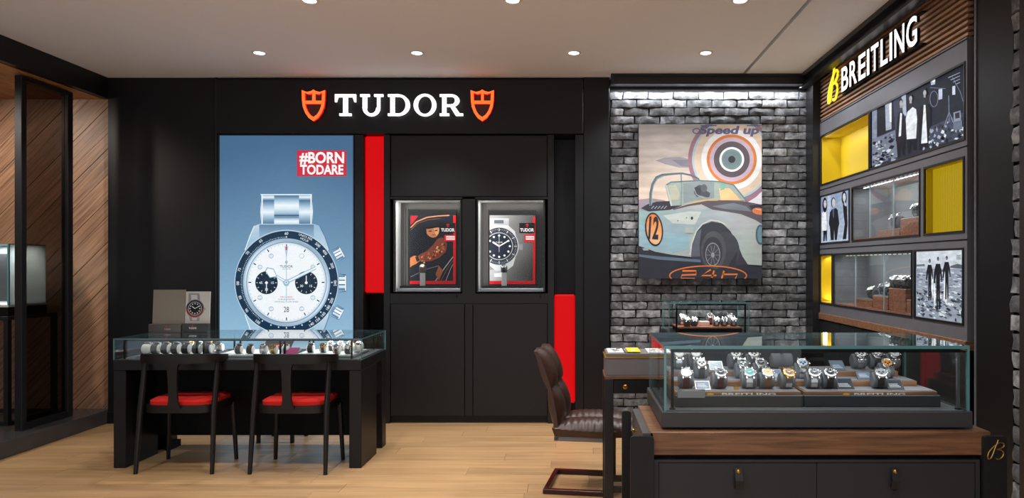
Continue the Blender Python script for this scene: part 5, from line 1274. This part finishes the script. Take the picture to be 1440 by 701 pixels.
sm = [(959,5.2,0,(230,230,230),STEEL,'white dial'),(966,5.08,1,(235,235,235),STRAPBRN,'white dial and orange-brown strap'),(976,5.10,1,(200,200,210),STRAPGRY,'silver dial and grey strap'),(998,5.24,0,(60,40,40),STRAPMAR,'dark dial and maroon strap'),(1007,5.10,1,(235,235,238),STEEL,'steel bracelet and plain white dial'),(1018,5.10,1,(40,40,46),STEEL,'steel bracelet and black dial'),(1026,5.24,0,(36,36,40),SATIN,'satin bracelet and black dial'),(1031,5.10,1,(180,180,184),STEEL,'steel bracelet and silver dial')]
for i, (px, Y, fr_, dc, st_, nm_) in enumerate(sm):
    zz = .912
    place_watch((onY(px, Y), Y, zz), 0, dc, st_, nm_+' watch, '+ords[i]+' along the small showcase', G2, chrono=i % 2 == 0, scale=1.0 if fr_ else 1.25)
bk = MB().box(onY(982,5.2), onY(995,5.2), 5.12, 5.2, .912, .945, b=.002).build('tray_block', mat('rose_block', rgb(190,150,140), .5)); tag(bk, 'pale pink display block in the middle of the small glass showcase', 'block')

# ================================================================== FRONT COUNTER
CX0, CX1, CY0, CY1 = .275, 1.576, 2.574, 3.06
t = thing('sales_counter', 'walnut-topped charcoal counter with leather-strap drawers in the right foreground', 'counter', (.93, 2.82, 0))
MB().box(.290, CX1, CY0, CY1, .652, .740, b=.003).build('counter_top', WALNUT, t)
MB().box(.300, 1.552, CY0+.03, CY1-.01, .05, .652).build('carcass', DEEP, t)
fr = MB(); zt = .634
fr.box(.306, .322, CY0+.004, CY0+.03, .02, zt); fr.box(1.520, 1.536, CY0+.004, CY0+.03, .02, zt); fr.box(.322, 1.520, CY0+.004, CY0+.03, zt-.010, zt)
fr.build('drawer_surround', CTR, t)
xm = (1149.5-PX)/373.
SM = 2.574/F
for i, (xa, xb, hx) in enumerate(((.3235, xm-.001, (1038-PX)*SM), (xm+.001, 1.5185, (1258-PX)*SM))):
    for j, (za, zb) in enumerate(((.34, zt-.012), (.04, .336))):
        dr = MB().box(xa, xb, CY0+.006, CY0+.03, za, zb, b=.0015).build('drawer', CTR, t)
        zz = zb-.02
        # leather tongue: folded strap with a rivet
        mb = MB(); path = [(hx, CY0+.004, zz+.0),(hx, CY0-.004, zz-.01),(hx+(-.004 if i else 0), CY0-.022, zz-.04),(hx+(-.008 if i else 0), CY0-.016, zz-.072),(hx+(-.006 if i else 0), CY0+.002, zz-.074)]
        mb.sweep(path, [(-.014,-.002),(.014,-.002),(.014,.002),(-.014,.002)], up=(0,-1,.2)); hd = mb.build('strap_handle', STRAPBLK, dr)
        MB().lathe([(.0,-.012),(.006,-.011),(.0085,-.008),(.0085,-.002)], 14, (hx, CY0, zz-.010), axis='y').build('rivet', BRASS, dr)
def corner_panel(xa, xb, ya, yb, nm='corner_panel'):
    r = .012; pts = [(xa,0),(xb,0),(xb,.727-r),(xb-r*.3,.727-r*.3),(xb-r,.727),(xa+r,.727),(xa+r*.3,.727-r*.3),(xa,.727-r)]
    return MB().prism(pts, ya, yb).build(nm, CAB, t)
corner_panel(.2145, .303, CY0-.016, CY0-.001); pR = corner_panel(1.539, 1.626, CY0-.016, CY0-.001); corner_panel(.2145, .255, CY1-.06, CY1-.045)
sp_ = MB(); sp_.box(.262, .30, CY0+.0, CY1-.05, .03, .735); sp_.build('side_panel', mat('side_grey', rgb(74,72,72), .5), t); MB().box(1.552, 1.60, CY0, CY1-.05, .03, .64).build('side_panel', MATS['side_grey'], t)
for yy in (2.66, 2.80): MB().lathe([(.003,0),(.003,-.008),(.010,-.012),(.010,-.018),(0,-.019)], 12, (.262, yy, .69), axis='x').build('knob', BRASS, t)
em = [((p[0]), CY0-.0175, p[1]) for p in script_b((1385-PX)*SM, (1409.5-PX)*SM, H-(645-PY)*SM, H-(617.5-PY)*SM)]
MB().tube(em, .0026, 6).build('brass_emblem', BRASS, pR)
# big glass showcase on the counter
GX0, GX1, GY0, GY1 = .3475, 1.516, 2.61, 3.117
t = thing('glass_showcase', 'large glass watch showcase on the walnut-topped counter in the right foreground', 'showcase', (.93, 2.86, .74))
GB = .81
MB().box(GX0-.010, GX1+.010, GY0-.006, GY1+.006, .748, GB, b=.003).build('base', BASEGRY, t)
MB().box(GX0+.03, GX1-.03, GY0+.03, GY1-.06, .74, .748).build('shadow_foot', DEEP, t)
GT = 1.061
pane(GX0, GX1, GY0, GY1, GT-.012, GT, 'z', t, 'top_pane', GLASSTOP); pane(GX0+.009, GX1-.009, GY0, GY0+.009, GB, GT-.012, 'y', t, 'front_pane'); pane(GX0, GX0+.009, GY0, GY1-.009, GB, GT-.012, 'x', t, 'side_pane'); pane(GX1-.009, GX1, GY0, GY1-.009, GB, GT-.012, 'x', t, 'side_pane'); pane(GX0, GX1, GY1-.009, GY1, GB, GT-.012, 'y', t, 'back_pane')
PXl, PXr = (945.5-PX)*2.65/F, (1347-PX)*2.65/F
for xx in (PXl, PXr):
    MB().box(xx-.005, xx+.005, 2.645, 2.655, GB+.004, GT-.03).build('post', DEEP if xx == PXl else SATIN, t); MB().lathe([(.012,0),(.012,.004)], 14, (xx, 2.65, GB)).build('post_foot', DEEP, t)
for xx in (PXl, PXr-.02): MB().box(xx-.005, xx+.005, GY1-.05, GY1-.04, GB, GT-.03).build('post', DEEP, t)
MB().box(PXl-.006, PXr+.006, 2.643, 2.657, GT-.03, GT-.018).build('light_rail', DEEP, t); MB().box(PXl-.006, PXr+.006, GY1-.055, GY1-.04, GT-.03, GT-.018).build('light_rail', DEEP, t)
for i in range(3): area((.55+i*.38, 2.68, GT-.035), .34, .05, .62, (0,.35,-1), (.97,.98,1), 'counter_case_lamp')
# stepped display blocks
TIER = [(2.70, 2.80, .872), (2.80, 2.90, .896), (2.90, 3.03, .920)]
def stepped(xa, xb, lab, steps):
    k_ = thing('display_riser', lab, 'riser', ((xa+xb)/2, 2.87, GB), 0, 'stepped watch risers')
    MB().box(xa-.004, xb+.006, 2.685, 3.05, GB, .856, b=.002).build('black_base', CTR, k_)
    for n_, (ya, yb, z) in enumerate(TIER[:steps]):
        MB().box(xa+n_*.0, xb-n_*.03, ya, 3.04, TIER[n_-1][2] if n_ else .856, z-.003, b=.001).build('walnut_step', WALNUT, k_)
        MB().box(xa+.006, xb-n_*.03-.006, ya+.006, yb if n_ < steps-1 else 3.03, z-.003, z).build('velvet_top', CLOTHG, k_)
    return k_
RL = stepped((950-PX)*2.7/F, (1126-PX)*2.7/F, 'stepped walnut watch riser on the left in the large glass showcase', 3)
RR_ = stepped((1131-PX)*2.7/F, (1318-PX)*2.7/F, 'stepped walnut watch riser on the right in the large glass showcase', 3)
kk = 2.699/F
for par, xc, xo in ((RL, 1053, 999), (RR_, 1237, 1190)):
    sh = Sheet(lambda px, py: ((px-xc)*kk, (560-py)*kk)); sh.text('BREITLING', xc, 554.7, 3.2, (225,225,222), .03, width=76 if par is RL else 72); sh.ell(xo, 554.8, 5, 1.6, (240,180,20)); sh.make('lettering', PRINT, par, ((xc-PX)*kk, 2.6985, H-(560-PY)*kk))
pl = thing('name_plate', 'grey metal name plate leaning on the left walnut riser in the large showcase', 'sign', ((971-PX)*kk, 2.688, .856))
MB().box((952-PX)*kk, (990-PX)*kk, 2.680, 2.684, .848, .882).build('plate', SATIN, pl)
sh = Sheet(lambda px, py: ((px-971)*kk, (556-py)*kk)); sh.text('CHRONOMAT', 971, 550.5, 2.1, (225,225,225), .01, width=26); sh.make('lettering', PRINT, pl, ((971-PX)*kk, 2.6795, .862))
G3 = 'watches in the large glass showcase'
def tz(Y): return [z for a, b, z in TIER if a <= Y <= b][0]
Wt, Bk = (214,214,214), (26,26,30)
big = [ # pixel x, depth, dial, strap, chrono, case, description
 (964,2.745,Wt,STRAPMAR,False,STEEL,'white dial and maroon strap at the front left'),
 (1011,2.76,Bk,STRAPMAR,False,STEEL,'black dial and maroon strap beside the small screens'),
 (1052.5,2.745,(70,120,112),STEEL,False,STEEL,'green dial and steel bracelet'),
 (1077,2.745,(176,150,116),STRAPBRN,False,STEEL,'cream-brown dial and brown strap'),
 (1106,2.745,(96,64,44),STEEL,False,GOLD,'brown dial and two-tone bracelet'),
 (985,2.83,Wt,STRAPBLK,True,STEEL,'white dial with black sub-dials and black strap'),
 (1043,2.85,Bk,STEEL,True,STEEL,'black dial and steel bracelet in the second row'),
 (1068,2.85,Bk,STRAPBLK,False,STEEL,'black dial and black strap in the second row'),
 (953.5,2.95,Wt,STEEL,False,STEEL,'white dial and steel bracelet at the back left'),
 (976.7,2.95,Wt,SATIN,False,STEEL,'plain white dial and satin bracelet, back row'),
 (1033,2.95,Wt,STRAPBLK,True,STEEL,'white chronograph dial in the back row'),
 (1058,2.95,Wt,STRAPBLK,True,STEEL,'black-and-white chronograph dial in the back row'),
 (1127,2.90,(150,160,180),STEEL,True,STEEL,'blue-grey dial at the left of the right riser'),
 (1143,2.76,(60,62,68),STEEL,False,STEEL,'dark grey dial and bracelet, front of right riser'),
 (1165,2.78,Bk,STRAPBLK,False,STEEL,'black dial and strap, front of right riser'),
 (1207,2.95,Wt,STEEL,True,STEEL,'white dial and bracelet, back of right riser'),
 (1231,2.97,(60,60,66),STRAPBLK,True,STEEL,'grey dial and strap, back of right riser'),
 (1254,2.95,(170,172,178),STEEL,False,STEEL,'silver dial, back right of right riser'),
 (1245,2.86,(176,120,60),STEEL,True,STEEL,'copper dial and steel bracelet on the right riser'),
 (1236,2.75,(110,112,118),STRAPBLK,True,STEEL,'grey dial, front right of right riser'),
]
for px, Y, dc, st_, chn, cs, nm_ in big:
    Y = {0: 2.75, 1: 2.85, 2: 2.955}[[z for a, b, z in TIER].index(tz(Y))]
    place_watch((onY(px, Y), Y, tz(Y)), random.uniform(-.12,.12), dc, st_, 'watch with '+nm_+', large case', G3, cs, chn, scale=1.2)
def card(px, Y, w, h, lab, lit):
    k_ = thing('info_card', lab, 'card', (onY(px, Y), Y, tz(Y)), 0, 'small framed info cards')
    M = Matrix.Translation((onY(px, Y), Y, tz(Y)+.001)) @ Matrix.Rotation(-.85, 4, 'X')
    mb = MB(); mb.box(-w/2, w/2, 0, .005, 0, h); mb.xf(M); mb.build('frame', SATIN if lit else STRAPBLK, k_)
    mb = MB(); mb.box(-w/2+.004, w/2-.004, -.0008, 0, .005, h-.005); mb.xf(M); mb.build('screen', mat('card_face', rgb(96,108,130), .25) if lit else mat('card_face_dark', rgb(44,48,58), .25), k_)
    mb = MB()
    for i in range(3): mb.box(-w/2+.009, w/2-.012-.004*i, -.0012, -.0008, .012+i*.007, .014+i*.007)
    mb.xf(M); mb.build('lettering', NICHE, k_)
card(989, 2.72, .06, .045, 'pale framed info card at the front of the left riser', True); card(1008, 2.92, .06, .05, 'white framed info card in the back row of the left riser', True)
card(1090, 2.82, .07, .055, 'blue framed info card before the back row of the left riser', True); card(1180, 2.91, .06, .055, 'pale framed info card at the back of the right riser', True)
card(1217, 2.82, .06, .045, 'framed info card in the middle of the right riser', True); card(1190, 2.73, .07, .055, 'dark framed info card left of the grey-dialled watch on the right riser', False); card(1261, 2.72, .065, .05, 'dark framed info card at the right end of the right riser', False)
for px, lab in ((1093, 'empty charcoal watch cushion, left of two behind the left riser'), (1104, 'empty charcoal watch cushion, right of two behind the left riser')):
    k_ = thing('watch_cushion', lab, 'cushion', (onY(px, 2.99), 2.99, .920), 0, 'empty watch cushions', True); k_.scale = (1.15,)*3
    link_mesh('pad', wmesh(('pad', CUSHD.name), lambda: m_cushion(.0245), [CUSHD]), k_)
pt = MB().box(onY(1030,2.76), onY(1036,2.76), 2.72, 2.74, .872, .884).build('price_block', GOLD); tag(pt, 'tiny gold price block between watches on the left riser', 'block')

# ================================================================== BOXES AND WATCHES IN THE DISPLAY WALL
def wbox(xa, xb, r_, h, lab, depth=.12, x0=.03):
    za = rowz[r_][0]+.008; ya, yb = cy_(xb), cy_(xa)
    k_ = thing('walnut_box', lab, 'box', (XR+x0+depth/2, (ya+yb)/2, za), 0, 'walnut boxes in the display wall')
    MB().box(XR+x0, XR+x0+depth, ya, yb, za, za+h, b=.003).build('body', WALNUTB, k_); MB().box(XR+x0+.006, XR+x0+depth-.006, ya+.006, yb-.006, za+h, za+h+.003).build('top_pad', CUSHD, k_)
    return (XR+x0+depth/2, (ya+yb)/2, za+h+.003, ya, yb)
b1 = wbox(1228, 1258.5, 1, .045, 'low walnut box in the middle case of the display wall'); b2 = wbox(1259.5, 1293, 1, .105, 'tall walnut box at the near end of the middle case of the display wall')
b3 = wbox(1196, 1220, 2, .055, 'low walnut box farthest along the bottom case of the display wall'); b4 = wbox(1221, 1242, 2, .09, 'walnut box second along the bottom case of the display wall'); b5 = wbox(1243.5, 1266.5, 2, .15, 'tall walnut box in the bottom case of the display wall'); b6 = wbox(1268, 1281.5, 2, .085, 'walnut box nearest the surfer photograph in the bottom case')
G4 = 'watches in the display wall'
def wallw(b, fy, dx, dc, st_, lab, chn=False, sc=1.3, cs=STEEL): place_watch((b[0]+dx, b[3]+(b[4]-b[3])*fy, b[2]), -PI/2+.25, dc, st_, lab, G4, cs, chn, scale=sc)
wallw(b1, .45, 0, Bk, STRAPBLK, 'black-dialled watch on the low walnut box, middle case', sc=1.55)
wallw(b2, .62, 0, Wt, STEEL, 'white-dialled watch on the tall walnut box, middle case', True, 1.3); wallw(b2, .2, 0, Wt, GOLD, 'gold watch on the tall walnut box, middle case', False, 1.25, GOLD)
wallw(b3, .4, 0, Wt, STRAPGRY, 'watch on the farthest low walnut box in the bottom case')
wallw(b4, .7, 0, Bk, STEEL, 'left watch on the second walnut box in the bottom case'); wallw(b4, .28, 0, Wt, STEEL, 'right watch on the second walnut box in the bottom case', True)
for i, (fy, dx, st_, nm_) in enumerate(((.86,-.03,STEEL,'leftmost front'),(.62,-.03,SATIN,'middle front'),(.38,-.03,STEEL,'near-end front'),(.14,-.03,SATIN,'nearest front'))):
    wallw(b5, fy, dx, Bk if i % 2 else Wt, st_, nm_+' watch on the tall walnut box in the bottom case', i % 2 == 0, 1.15)
for i, (fy, nm_) in enumerate(((.6,'left rear'),(.25,'right rear'))): 
    place_watch((b5[0]+.045, b5[3]+(b5[4]-b5[3])*fy, b5[2]), -PI/2+.25, Bk, STEEL, nm_+' watch on the tall walnut box in the bottom case', G4, STEEL, True, scale=1.25)
wallw(b6, .5, 0, Bk, STEEL, 'watch on the walnut box nearest the surfer photograph')
# lone watches on clear stands in the cabinet windows
for px, py, lab, dc, st_ in ((594.5, 400, 'left', (232,222,200), STRAPBRN), (709, 400, 'right', Bk, STRAPBLK)):
    Y = YB+.10; k = Y/F; x = (px-PX)*k; zb = bz(411)+.05; 
    s_ = thing('watch_stand', 'small frosted watch stand before the '+lab+' cabinet window poster', 'stand', (x, Y, zb)); hS = H-(384-PY)*k-zb
    MB().box(x-.022, x+.022, Y-.012, Y+.012, zb, zb+hS, b=.003).build('block', FROST, s_)
    place_watch((x, Y, zb+hS), 0, dc, st_, 'lone watch on a frosted stand, '+lab+' cabinet window', 'watches in the cabinet windows', scale=1.1)
